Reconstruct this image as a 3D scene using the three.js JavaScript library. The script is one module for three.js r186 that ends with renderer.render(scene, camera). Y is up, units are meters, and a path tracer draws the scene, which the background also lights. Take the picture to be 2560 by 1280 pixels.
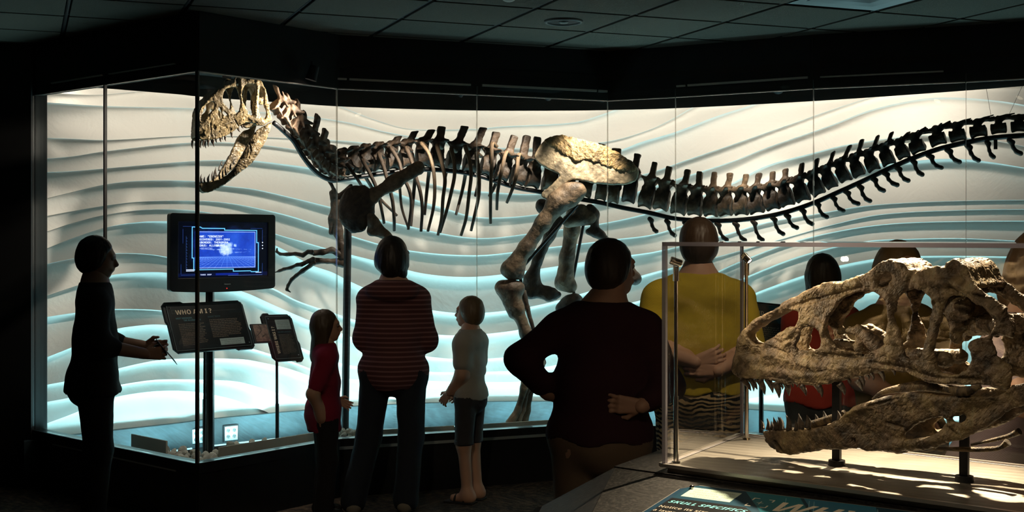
import * as THREE from 'three';
import { mergeGeometries, mergeVertices } from 'three/addons/utils/BufferGeometryUtils.js';
import { RoundedBoxGeometry } from 'three/addons/geometries/RoundedBoxGeometry.js';
import { RectAreaLightUniformsLib } from 'three/addons/lights/RectAreaLightUniformsLib.js';

// ---------- camera, sky, exposure ----------
const FOCAL = 3100, CX = 1280, CY = 590, EYE = 1.65;          // pixels of the 2560 x 1280 frame, metres
const scene = new THREE.Scene();
const camera = new THREE.PerspectiveCamera(2 * Math.atan(640 / FOCAL) * 180 / Math.PI, 2, 0.1, 60);
camera.position.set(0, EYE, 0);
camera.lookAt(0, EYE, -10);
camera.setViewOffset(2560, 1280, 0, 640 - CY, 2560, 1280);    // shifted lens, verticals stay upright
camera.updateProjectionMatrix();
const renderer = new THREE.WebGLRenderer({ antialias: true });
renderer.toneMapping = THREE.LinearToneMapping;
renderer.toneMappingExposure = 1.0;
renderer.shadowMap.enabled = true;
renderer.shadowMap.type = THREE.PCFSoftShadowMap;
RectAreaLightUniformsLib.init();
scene.background = new THREE.Color(0x000000);

// ---------- light levels (all sources are built with their fittings further down) ----------
const WARM = new THREE.Color().setRGB(1.0, 0.87, 0.72), CYAN = new THREE.Color().setRGB(0.42, 0.86, 0.95), HALOGEN = new THREE.Color().setRGB(1.0, 0.80, 0.54);
const LEVEL = { wash: 52, glow: 112, skullSpot: 14, gallerySpot: 10, armSpot: 9, boneSpot: 9.5, signFill: 7, caseKey: 105, caseFill: 3.0, crowdFill: 4, pole: 0.8, screen: 1.6, houseFill: 3.2 };

// ---------- helpers ----------
const V = (x, y, z) => new THREE.Vector3(x, y, z);
const at = (px, py, d) => V((px - CX) / FOCAL * d, EYE - (py - CY) / FOCAL * d, -d);
const yAt = (py, d) => EYE - (py - CY) / FOCAL * d;
const lerp = (a, b, t) => a + (b - a) * t, clamp = (x, a, b) => Math.max(a, Math.min(b, x));
const smooth = (a, b, x) => { const t = clamp((x - a) / (b - a), 0, 1); return t * t * (3 - 2 * t); };
let seed = 7;
const rnd = () => { seed = (seed + 0x6D2B79F5) | 0; let t = Math.imul(seed ^ (seed >>> 15), 1 | seed); t = (t + Math.imul(t ^ (t >>> 7), 61 | t)) ^ t; return ((t ^ (t >>> 14)) >>> 0) / 4294967296; };
const rr = (a, b) => a + (b - a) * rnd();
const hash = (x, y, z) => { let h = Math.imul(x, 374761393) ^ Math.imul(y, 668265263) ^ Math.imul(z, 2147483647 ^ 0x5bd1e995); h = Math.imul(h ^ (h >>> 13), 1274126177); return ((h ^ (h >>> 16)) >>> 0) / 4294967296; };
function noise3(x, y, z) {
  const xi = Math.floor(x), yi = Math.floor(y), zi = Math.floor(z), f = (t) => t * t * (3 - 2 * t), u = f(x - xi), v = f(y - yi), w = f(z - zi);
  const h = (a, b, c) => hash(xi + a, yi + b, zi + c);
  return lerp(lerp(lerp(h(0, 0, 0), h(1, 0, 0), u), lerp(h(0, 1, 0), h(1, 1, 0), u), v), lerp(lerp(h(0, 0, 1), h(1, 0, 1), u), lerp(h(0, 1, 1), h(1, 1, 1), u), v), w) * 2 - 1;
}
const fbm = (x, y, z, o = 4) => { let s = 0, a = 0.5; for (let i = 0; i < o; i++) { s += a * noise3(x, y, z); x = x * 2.03 + 11.3; y = y * 2.03 + 5.1; z = z * 2.03 + 7.7; a *= 0.5; } return s; };
function curve1(list) {                                         // monotone-ish smooth interpolation through [x, y] pairs
  const P = list.slice().sort((a, b) => a[0] - b[0]);
  return (x) => {
    const n = P.length;
    if (x <= P[0][0]) return P[0][1] + (x - P[0][0]) * (P[1][1] - P[0][1]) / (P[1][0] - P[0][0]);
    if (x >= P[n - 1][0]) return P[n - 1][1] + (x - P[n - 1][0]) * (P[n - 1][1] - P[n - 2][1]) / (P[n - 1][0] - P[n - 2][0]);
    let i = 0; while (P[i + 1][0] < x) i++;
    const m = (k) => { const a = P[Math.max(0, k - 1)], b = P[Math.min(n - 1, k + 1)]; return (b[1] - a[1]) / (b[0] - a[0]); };
    const h = P[i + 1][0] - P[i][0], t = (x - P[i][0]) / h, t2 = t * t, t3 = t2 * t;
    return (2 * t3 - 3 * t2 + 1) * P[i][1] + (t3 - 2 * t2 + t) * h * m(i) + (-2 * t3 + 3 * t2) * P[i + 1][1] + (t3 - t2) * h * m(i + 1);
  };
}
// names, labels
const taken = new Map();
function numbered(name) { const n = taken.get(name) ?? 0; taken.set(name, n + 1); return n ? name + '_' + String(n).padStart(3, '0') : name; }
function tag(o, label, category, group, kind) {
  if (label) o.userData.label = label;
  if (category) o.userData.category = category;
  if (group) o.userData.group = group;
  if (kind) o.userData.kind = kind;
  return o;
}
const shade = (m) => { m.castShadow = true; m.receiveShadow = true; return m; };
function thing(name, label, category, pos = [0, 0, 0], turn = 0, group) {
  const o = new THREE.Group(); o.name = numbered(name); o.position.set(...pos); o.rotation.y = turn; scene.add(o);
  return tag(o, label, category, group);
}
function part(name, geo, mat, parent) { const m = shade(new THREE.Mesh(geo, mat)); m.name = name; parent.add(m); return m; }
function solo(name, geo, mat, label, category, group) { const m = shade(new THREE.Mesh(geo, mat)); m.name = numbered(name); scene.add(m); return tag(m, label, category, group); }
function struct(name, geo, mat, label) { const m = geo ? shade(new THREE.Mesh(geo, mat)) : new THREE.Group(); m.name = name; scene.add(m); return tag(m, label, null, null, 'structure'); }
// geometry helpers
const box = (w, h, d, x = 0, y = 0, z = 0) => new THREE.BoxGeometry(w, h, d).translate(x, y, z);
const rbox = (w, h, d, r = 0.004, s = 2) => new RoundedBoxGeometry(w, h, d, s, Math.min(r, w / 2.01, h / 2.01, d / 2.01));
const merge = (list) => mergeGeometries(list.map((g) => { const k = g.index ? g.toNonIndexed() : g; for (const n of Object.keys(k.attributes)) if (!['position', 'normal', 'uv'].includes(n)) k.deleteAttribute(n); return k; }));
function between(a, b, h0, h1, thick, inset = 0) {             // upright slab from plan point a to b ([X, d]); thickness away from the camera
  const dx = b[0] - a[0], dz = -(b[1] - a[1]), len = Math.hypot(dx, dz);
  const g = new THREE.BoxGeometry(len - 2 * inset, h1 - h0, thick);
  g.rotateY(-Math.atan2(dz, dx)); g.translate((a[0] + b[0]) / 2, (h0 + h1) / 2, -(a[1] + b[1]) / 2);
  return g;
}
function rod(a, b, r, r2 = r, seg = 12) {
  const L = a.distanceTo(b), g = new THREE.CylinderGeometry(r2, r, L, seg);
  g.applyQuaternion(new THREE.Quaternion().setFromUnitVectors(V(0, 1, 0), b.clone().sub(a).normalize()));
  return g.translate((a.x + b.x) / 2, (a.y + b.y) / 2, (a.z + b.z) / 2);
}
function sweep(pts, rad, seg = 10, flat = 1, flatDir = null, n = 0) {  // tapered tube along a spline; rad = radii at the points
  const c = new THREE.CatmullRomCurve3(pts, false, 'centripetal'), N = n || Math.max(8, pts.length * 6);
  const pos = [], uv = [], idx = []; let prev = null;
  const R = (t) => { const k = t * (rad.length - 1), i = Math.min(rad.length - 2, Math.floor(k)); return lerp(rad[i], rad[i + 1], k - i); };
  for (let i = 0; i <= N; i++) {
    const t = i / N, p = c.getPoint(t), d = c.getTangent(t);
    let u = (flatDir ? flatDir.clone() : prev ? prev.clone() : Math.abs(d.y) < 0.8 ? V(0, 1, 0) : V(1, 0, 0));
    u.addScaledVector(d, -u.dot(d)).normalize(); prev = u;
    const w = d.clone().cross(u), r = R(t);
    for (let j = 0; j < seg; j++) { const a = j / seg * Math.PI * 2, q = p.clone().addScaledVector(u, Math.cos(a) * r * flat).addScaledVector(w, Math.sin(a) * r); pos.push(q.x, q.y, q.z); uv.push(j / seg * 0.1, t * 0.5); }
  }
  const s = c.getPoint(0), e = c.getPoint(1); pos.push(s.x, s.y, s.z, e.x, e.y, e.z); uv.push(0, 0, 0, 0);
  const A = (N + 1) * seg;
  for (let i = 0; i < N; i++) for (let j = 0; j < seg; j++) { const a = i * seg + j, b = i * seg + (j + 1) % seg; idx.push(a, b, a + seg, b, b + seg, a + seg); }
  for (let j = 0; j < seg; j++) { idx.push(A, (j + 1) % seg, j); idx.push(A + 1, N * seg + j, N * seg + (j + 1) % seg); }
  const g = new THREE.BufferGeometry();
  g.setAttribute('position', new THREE.Float32BufferAttribute(pos, 3)); g.setAttribute('uv', new THREE.Float32BufferAttribute(uv, 2)); g.setIndex(idx);
  g.computeVertexNormals(); return g;
}
// distance fields, meshed with surface nets
const smin = (a, b, k) => { const h = Math.max(k - Math.abs(a - b), 0) / k; return Math.min(a, b) - h * h * k * 0.25; };
const smax = (a, b, k) => -smin(-a, -b, k);
function cap(a, b, ra, rb, flatN, flatK) {                     // tapered capsule, optionally squashed along flatN
  const dx = b[0] - a[0], dy = b[1] - a[1], dz = b[2] - a[2], L2 = dx * dx + dy * dy + dz * dz || 1e-9;
  return (x, y, z) => {
    const px = x - a[0], py = y - a[1], pz = z - a[2]; let t = (px * dx + py * dy + pz * dz) / L2; t = t < 0 ? 0 : t > 1 ? 1 : t;
    let qx = px - dx * t, qy = py - dy * t, qz = pz - dz * t;
    if (flatN) { const n = qx * flatN[0] + qy * flatN[1] + qz * flatN[2], e = n / flatK - n; qx += flatN[0] * e; qy += flatN[1] * e; qz += flatN[2] * e; const r = ra + (rb - ra) * t, d = Math.sqrt(qx * qx + qy * qy + qz * qz); return (d - r) * (d > r ? flatK : 1) * 0.9; }
    return Math.sqrt(qx * qx + qy * qy + qz * qz) - (ra + (rb - ra) * t);
  };
}
function ell(c, r) { const m = Math.min(...r); return (x, y, z) => { const a = (x - c[0]) / r[0], b = (y - c[1]) / r[1], d = (z - c[2]) / r[2]; const k = Math.sqrt(a * a + b * b + d * d); return (k - 1) * m; }; }
const union = (list, k) => (x, y, z) => { let d = list[0](x, y, z); for (let i = 1; i < list.length; i++) d = smin(d, list[i](x, y, z), k); return d; };
function nets(f, lo, hi, c, uvf, slack = 1.0) {
  const nx = Math.ceil((hi[0] - lo[0]) / c) + 1, ny = Math.ceil((hi[1] - lo[1]) / c) + 1, nz = Math.ceil((hi[2] - lo[2]) / c) + 1;
  const val = new Float32Array(nx * ny * nz), B = 4, half = c * (B - 1) / 2, diag = half * Math.sqrt(3) * 1.1 + c * slack * 1.8;
  for (let k0 = 0; k0 < nz; k0 += B) for (let j0 = 0; j0 < ny; j0 += B) for (let i0 = 0; i0 < nx; i0 += B) {
    const m = f(lo[0] + i0 * c + half, lo[1] + j0 * c + half, lo[2] + k0 * c + half), skip = Math.abs(m) > diag;
    for (let k = k0; k < Math.min(k0 + B, nz); k++) for (let j = j0; j < Math.min(j0 + B, ny); j++) for (let i = i0; i < Math.min(i0 + B, nx); i++) val[(k * ny + j) * nx + i] = skip ? m : f(lo[0] + i * c, lo[1] + j * c, lo[2] + k * c);
  }
  const id = new Int32Array(nx * ny * nz).fill(-1), pos = [], idx = [], sx = 1, sy = nx, sz = nx * ny;
  const corner = [0, sx, sy, sx + sy, sz, sx + sz, sy + sz, sx + sy + sz], E = [[0, 1], [2, 3], [4, 5], [6, 7], [0, 2], [1, 3], [4, 6], [5, 7], [0, 4], [1, 5], [2, 6], [3, 7]];
  for (let k = 0; k < nz - 1; k++) for (let j = 0; j < ny - 1; j++) for (let i = 0; i < nx - 1; i++) {
    const o = (k * ny + j) * nx + i; let mask = 0;
    for (let q = 0; q < 8; q++) if (val[o + corner[q]] < 0) mask |= 1 << q;
    if (mask === 0 || mask === 255) continue;
    let x = 0, y = 0, z = 0, n = 0;
    for (const [a, b] of E) { const ia = mask >> a & 1, ib = mask >> b & 1; if (ia === ib) continue; const va = val[o + corner[a]], vb = val[o + corner[b]], t = va / (va - vb); x += (a & 1) + ((b & 1) - (a & 1)) * t; y += (a >> 1 & 1) + ((b >> 1 & 1) - (a >> 1 & 1)) * t; z += (a >> 2) + ((b >> 2) - (a >> 2)) * t; n++; }
    id[o] = pos.length / 3; pos.push(lo[0] + (i + x / n) * c, lo[1] + (j + y / n) * c, lo[2] + (k + z / n) * c);
  }
  const quad = (a, b, d, e, flip) => { if (a < 0 || b < 0 || d < 0 || e < 0) return; if (flip) idx.push(a, d, b, a, e, d); else idx.push(a, b, d, a, d, e); };
  for (let k = 1; k < nz - 1; k++) for (let j = 1; j < ny - 1; j++) for (let i = 1; i < nx - 1; i++) {
    const o = (k * ny + j) * nx + i, s = val[o] < 0;
    if (s !== val[o + sx] < 0) quad(id[o - sy - sz], id[o - sz], id[o], id[o - sy], !s);
    if (s !== val[o + sy] < 0) quad(id[o - sx - sz], id[o - sx], id[o], id[o - sz], !s);
    if (s !== val[o + sz] < 0) quad(id[o - sx - sy], id[o - sy], id[o], id[o - sx], !s);
  }
  const g = new THREE.BufferGeometry(), N = pos.length / 3, nor = new Float32Array(N * 3), uv = new Float32Array(N * 2), e = c * 0.5;
  for (let v = 0; v < N; v++) {
    const x = pos[v * 3], y = pos[v * 3 + 1], z = pos[v * 3 + 2];
    const a = f(x + e, y - e, z - e), b = f(x - e, y - e, z + e), d = f(x - e, y + e, z - e), q = f(x + e, y + e, z + e);
    let gx = a - b - d + q, gy = -a - b + d + q, gz = -a + b - d + q; const L = Math.hypot(gx, gy, gz) || 1; nor[v * 3] = gx / L; nor[v * 3 + 1] = gy / L; nor[v * 3 + 2] = gz / L;
    const w = uvf ? uvf(x, y, z) : [x * 0.83 + z * 0.56, y * 0.94 + z * 0.3 - x * 0.16]; uv[v * 2] = w[0]; uv[v * 2 + 1] = w[1];
  }
  g.setAttribute('position', new THREE.Float32BufferAttribute(pos, 3)); g.setAttribute('normal', new THREE.BufferAttribute(nor, 3)); g.setAttribute('uv', new THREE.BufferAttribute(uv, 2)); g.setIndex(idx);
  return g;
}
function bounds(pts, pad) { const lo = [1e9, 1e9, 1e9], hi = [-1e9, -1e9, -1e9]; for (const p of pts) for (let i = 0; i < 3; i++) { lo[i] = Math.min(lo[i], p[i] - pad); hi[i] = Math.max(hi[i], p[i] + pad); } return [lo, hi]; }
// textures
function texture(n, fn, srgb, rx = 1, ry = rx, ny = n) {
  const d = new Uint8Array(n * ny * 4);
  for (let j = 0; j < ny; j++) for (let i = 0; i < n; i++) { const c = fn(i / n, j / ny), o = (j * n + i) * 4; d[o] = clamp(c[0], 0, 1) * 255; d[o + 1] = clamp(c[1], 0, 1) * 255; d[o + 2] = clamp(c[2], 0, 1) * 255; d[o + 3] = 255; }
  const t = new THREE.DataTexture(d, n, ny); t.wrapS = t.wrapT = THREE.RepeatWrapping; t.magFilter = THREE.LinearFilter; t.minFilter = THREE.LinearMipmapLinearFilter; t.generateMipmaps = true;
  if (srgb) t.colorSpace = THREE.SRGBColorSpace; t.repeat.set(rx, ry); t.needsUpdate = true; return t;
}
const tileFbm = (u, v, s, o = 4) => { const a = u * Math.PI * 2, b = v * Math.PI * 2, k = s / (Math.PI * 2); return fbm(Math.cos(a) * k + 3, Math.sin(a) * k + Math.cos(b) * k * 0.9 + 9, Math.sin(b) * k + 5, o); };
const grey = (v) => [v, v, v];
const boneBump = texture(512, (u, v) => { const n = tileFbm(u, v, 14, 5), r = 1 - Math.abs(tileFbm(u, v, 5, 3)) * 5, m = tileFbm(u + 0.2, v, 40, 3); return grey(0.55 + n * 0.55 + m * 0.3 - smooth(0.9, 1, r) * 0.25); }, false, 5);
const fossilBump = texture(1024, (u, v) => { const n = tileFbm(u, v, 22, 6), r = 1 - Math.abs(tileFbm(u + 0.3, v, 13, 5)) * 2.6, q = 1 - Math.abs(tileFbm(u, v + 0.6, 30, 4)) * 2.6; const m = tileFbm(u + 0.4, v + 0.1, 60, 4); return grey(0.55 + n * 0.7 + m * 0.5 - smooth(0.9, 1, r) * 0.16 - smooth(0.93, 1, q) * 0.08); }, false, 4);
const fossilTint = texture(512, (u, v) => { const n = tileFbm(u, v, 8, 6), m = tileFbm(u + 0.5, v + 0.2, 24, 4), k = 0.72 + n * 0.5 + m * 0.35; return [k, k * (0.93 + n * 0.05), k * (0.80 + m * 0.1)]; }, true, 3);
const boneTint = texture(512, (u, v) => { const n = tileFbm(u, v, 6, 5), m = tileFbm(u + 0.5, v + 0.2, 20, 4), k = 0.74 + n * 0.42 + m * 0.3; return [k, k * 0.97, k * 0.92]; }, true, 2.5);
const plasterBump = texture(512, (u, v) => grey(0.5 + tileFbm(u, v, 26, 5) * 0.5), false, 1.6);
const clothBump = texture(256, (u, v) => grey(0.5 + 0.25 * Math.sin(u * 6.2832 * 48) * Math.sin(v * 6.2832 * 48) + tileFbm(u, v, 6, 4) * 0.6), false, 3);
const std = (o) => new THREE.MeshStandardMaterial(o);
const lin = (r, g, b) => new THREE.Color().setRGB(r, g, b);
const M = {
  wave: std({ color: lin(0.74, 0.72, 0.68), roughness: 0.82, bumpMap: plasterBump, bumpScale: 0.002 }),
  black: std({ color: lin(0.012, 0.012, 0.013), roughness: 0.7 }),
  header: std({ color: lin(0.02, 0.019, 0.018), roughness: 0.85 }),
  soffit: std({ color: lin(0.022, 0.018, 0.015), roughness: 0.9 }),
  metalBlack: std({ color: lin(0.02, 0.021, 0.023), roughness: 0.38, metalness: 0.4 }),
  alu: std({ color: lin(0.62, 0.58, 0.53), roughness: 0.32, metalness: 0.85 }),
  chrome: std({ color: lin(0.72, 0.69, 0.64), roughness: 0.13, metalness: 1 }),
  glass: new THREE.MeshPhysicalMaterial({ color: lin(0.97, 0.985, 0.98), transmission: 1, thickness: 0, roughness: 0, ior: 1.5 }),
  acrylic: new THREE.MeshPhysicalMaterial({ color: lin(0.975, 0.975, 0.97), transmission: 1, thickness: 0, roughness: 0, ior: 1.49 }),
  acrylicEdge: new THREE.MeshPhysicalMaterial({ color: lin(0.30, 0.28, 0.32), transmission: 0.45, thickness: 0, roughness: 0.55, ior: 1.49 }),
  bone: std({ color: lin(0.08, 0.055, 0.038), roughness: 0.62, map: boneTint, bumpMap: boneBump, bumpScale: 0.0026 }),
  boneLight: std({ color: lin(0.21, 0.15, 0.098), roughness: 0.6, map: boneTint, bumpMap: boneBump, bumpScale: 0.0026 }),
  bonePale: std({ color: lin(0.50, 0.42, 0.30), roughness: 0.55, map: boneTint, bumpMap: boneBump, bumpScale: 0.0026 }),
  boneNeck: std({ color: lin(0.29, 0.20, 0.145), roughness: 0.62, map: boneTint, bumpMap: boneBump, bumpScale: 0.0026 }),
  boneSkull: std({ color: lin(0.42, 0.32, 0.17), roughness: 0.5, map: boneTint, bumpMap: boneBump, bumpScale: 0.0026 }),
  tooth: std({ color: lin(0.06, 0.042, 0.03), roughness: 0.3 }),
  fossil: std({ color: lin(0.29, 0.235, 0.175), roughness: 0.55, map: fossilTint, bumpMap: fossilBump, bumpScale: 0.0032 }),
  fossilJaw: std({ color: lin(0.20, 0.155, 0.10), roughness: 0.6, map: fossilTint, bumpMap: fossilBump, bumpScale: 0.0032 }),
  fossilTooth: std({ color: lin(0.085, 0.062, 0.043), roughness: 0.35, map: fossilTint, bumpMap: fossilBump, bumpScale: 0.001 }),
};

// ---------- the setting: room, ceiling, floor ----------
const H_CEIL = EYE + 1.28, H_GLASS = EYE + 0.93, H_SLOT = EYE + 0.985, H_SOFFIT = EYE + 1.02, H_BED = 0.115, H_CURB = 0.37, H_RAIL = 0.325, H_BASE = 0.31;
const carpet = texture(512, (u, v) => { const n = tileFbm(u, v, 40, 3), m = tileFbm(u, v, 7, 3), k = 0.42 + n * 0.5 + m * 0.2; return [k, k * 0.9, k * 0.78]; }, true, 1);
const roomUV = (g) => { const p = g.attributes.position, uv = []; for (let i = 0; i < p.count; i++) uv.push(p.getX(i), p.getZ(i)); g.setAttribute('uv', new THREE.Float32BufferAttribute(uv, 2)); return g; };
const carpetBump = texture(256, (u, v) => grey(0.5 + tileFbm(u, v, 50, 3)), false, 2);
struct('floor', roomUV(box(11, 0.1, 15.6, 0, -0.05, -3.9)), std({ color: lin(0.22, 0.185, 0.15), roughness: 1, map: carpet, bumpMap: carpetBump, bumpScale: 0.006 }), 'dark brown carpet of the gallery');
struct('wall_left', box(0.15, H_CEIL + 0.3, 15.6, -5.5, H_CEIL / 2 + 0.1, -3.9), M.header, 'black painted wall at the left of the gallery');
struct('wall_right', box(0.15, H_CEIL + 0.3, 15.6, 5.5, H_CEIL / 2 + 0.1, -3.9), M.header, 'black painted wall at the right of the gallery');
struct('wall_rear', box(11, H_CEIL + 0.3, 0.15, 0, H_CEIL / 2 + 0.1, 3.9), M.header, 'black painted wall behind the visitor with the camera');
struct('wall_far', box(11, H_CEIL + 0.3, 0.15, 0, H_CEIL / 2 + 0.1, -11.7), M.header, 'black painted wall behind the display');
const tileBump = texture(256, (u, v) => grey(0.6 + tileFbm(u, v, 40, 3) * 0.8), false, 3);
const tileMats = [0.125, 0.14, 0.155].map((k) => std({ color: lin(k, k * 0.86, k * 0.66), roughness: 0.95, bumpMap: tileBump, bumpScale: 0.003 }));
const ceiling = struct('ceiling', box(11, 0.1, 15.6, 0, H_CEIL + 0.12, -3.9), M.black, 'suspended ceiling of square grey tiles in dark runners');
{
  const c = Math.cos(21.5 * Math.PI / 180), s = Math.sin(21.5 * Math.PI / 180), S = 0.61, u0 = 2.061, v0 = 7.02;
  const spot = (u, v) => [u * c - v * s, u * s + v * c];         // grid -> [X, d]
  const geo = rbox(S - 0.03, 0.016, S - 0.03, 0.004, 1), seen = [];
  for (let i = -9; i < 9; i++) for (let j = -7; j < 5; j++) {
    const [X, d] = spot(u0 + (i + 0.5) * S, v0 + (j + 0.5) * S);
    if (d < 2.2 || d > 9.2 || Math.abs(X) > 5 || X < -4.9) continue;
    const px = CX + X / d * FOCAL; if (px < -500 || px > 3060) continue;
    if (i === 3 && j === -3) continue;                          // the air diffuser sits in this bay
    const t = part('ceiling_tile', geo, tileMats[(i * 7 + j * 3 + 90) % 3], ceiling);
    t.position.set(X, H_CEIL, -d); t.rotation.y = 21.5 * Math.PI / 180;
  }
  const bars = [];
  for (let j = -7; j <= 5; j++) { const a = spot(-6, v0 + j * S), b = spot(10, v0 + j * S); bars.push(rod(V(a[0], H_CEIL + 0.012, -a[1]), V(b[0], H_CEIL + 0.012, -b[1]), 0.011, 0.011, 6)); }
  for (let i = -9; i <= 9; i++) { const a = spot(u0 + i * S, 2), b = spot(u0 + i * S, 10); bars.push(rod(V(a[0], H_CEIL + 0.012, -a[1]), V(b[0], H_CEIL + 0.012, -b[1]), 0.013, 0.013, 6)); }
  part('runner_grid', merge(bars), M.black, ceiling);
  // air diffuser
  const [X, d] = spot(u0 + 3.5 * S, v0 - 2.5 * S);
  const t = thing('air_diffuser', 'square pale metal air diffuser set among the ceiling tiles', 'vent', [X, H_CEIL, -d], 21.5 * Math.PI / 180);
  const dm = std({ color: lin(0.5, 0.53, 0.53), roughness: 0.5 });
  for (let k = 0; k < 4; k++) {
    const r = 0.29 - k * 0.07, g = new THREE.CylinderGeometry(r * 1.414 * 0.82, r * 1.414, 0.03, 4, 1, true).rotateY(Math.PI / 4).translate(0, 0.012 + k * 0.004, 0);
    part('louvre', g, dm, t);
  }
  part('neck', box(0.12, 0.02, 0.12, 0, 0.03, 0), M.black, t);
}
{ // recessed ceiling lamp, switched off, and a white detector
  const d = 1.28 * FOCAL / (CY - 49), X = (1409 - CX) / FOCAL * d;
  const t = thing('recessed_downlight', 'round dark recessed downlight in a ceiling tile', 'ceiling lamp', [X, H_CEIL - 0.012, -d]);
  part('trim_ring', new THREE.TorusGeometry(0.105, 0.010, 10, 40).rotateX(Math.PI / 2), std({ color: lin(0.16, 0.16, 0.15), roughness: 0.6 }), t);
  part('reflector_cone', new THREE.CylinderGeometry(0.05, 0.098, 0.012, 32, 1, false).translate(0, 0.0045, 0), M.black, t);
  part('lamp_cap', new THREE.SphereGeometry(0.03, 18, 10).scale(1, 0.4, 1).translate(0, -0.002, 0), std({ color: lin(0.18, 0.18, 0.17), roughness: 0.5 }), t);
  const d2 = 1.22 * FOCAL / (CY + 2), X2 = (1272 - CX) / FOCAL * d2;
  const k = thing('ceiling_sensor', 'small pale dome sensor hanging under the ceiling', 'sensor', [X2, H_CEIL - 0.01, -d2]);
  part('stem', new THREE.CylinderGeometry(0.02, 0.03, 0.045, 20).translate(0, -0.022, 0), M.metalBlack, k);
  part('dome', new THREE.SphereGeometry(0.036, 24, 12, 0, 6.3, Math.PI / 2, Math.PI / 2).scale(1, 0.55, 1).translate(0, -0.045, 0), std({ color: lin(0.62, 0.62, 0.55), roughness: 0.4 }), k);
  part('collar', new THREE.CylinderGeometry(0.037, 0.037, 0.008, 24).translate(0, -0.042, 0), std({ color: lin(0.5, 0.5, 0.45), roughness: 0.5 }), k);
}

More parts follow.
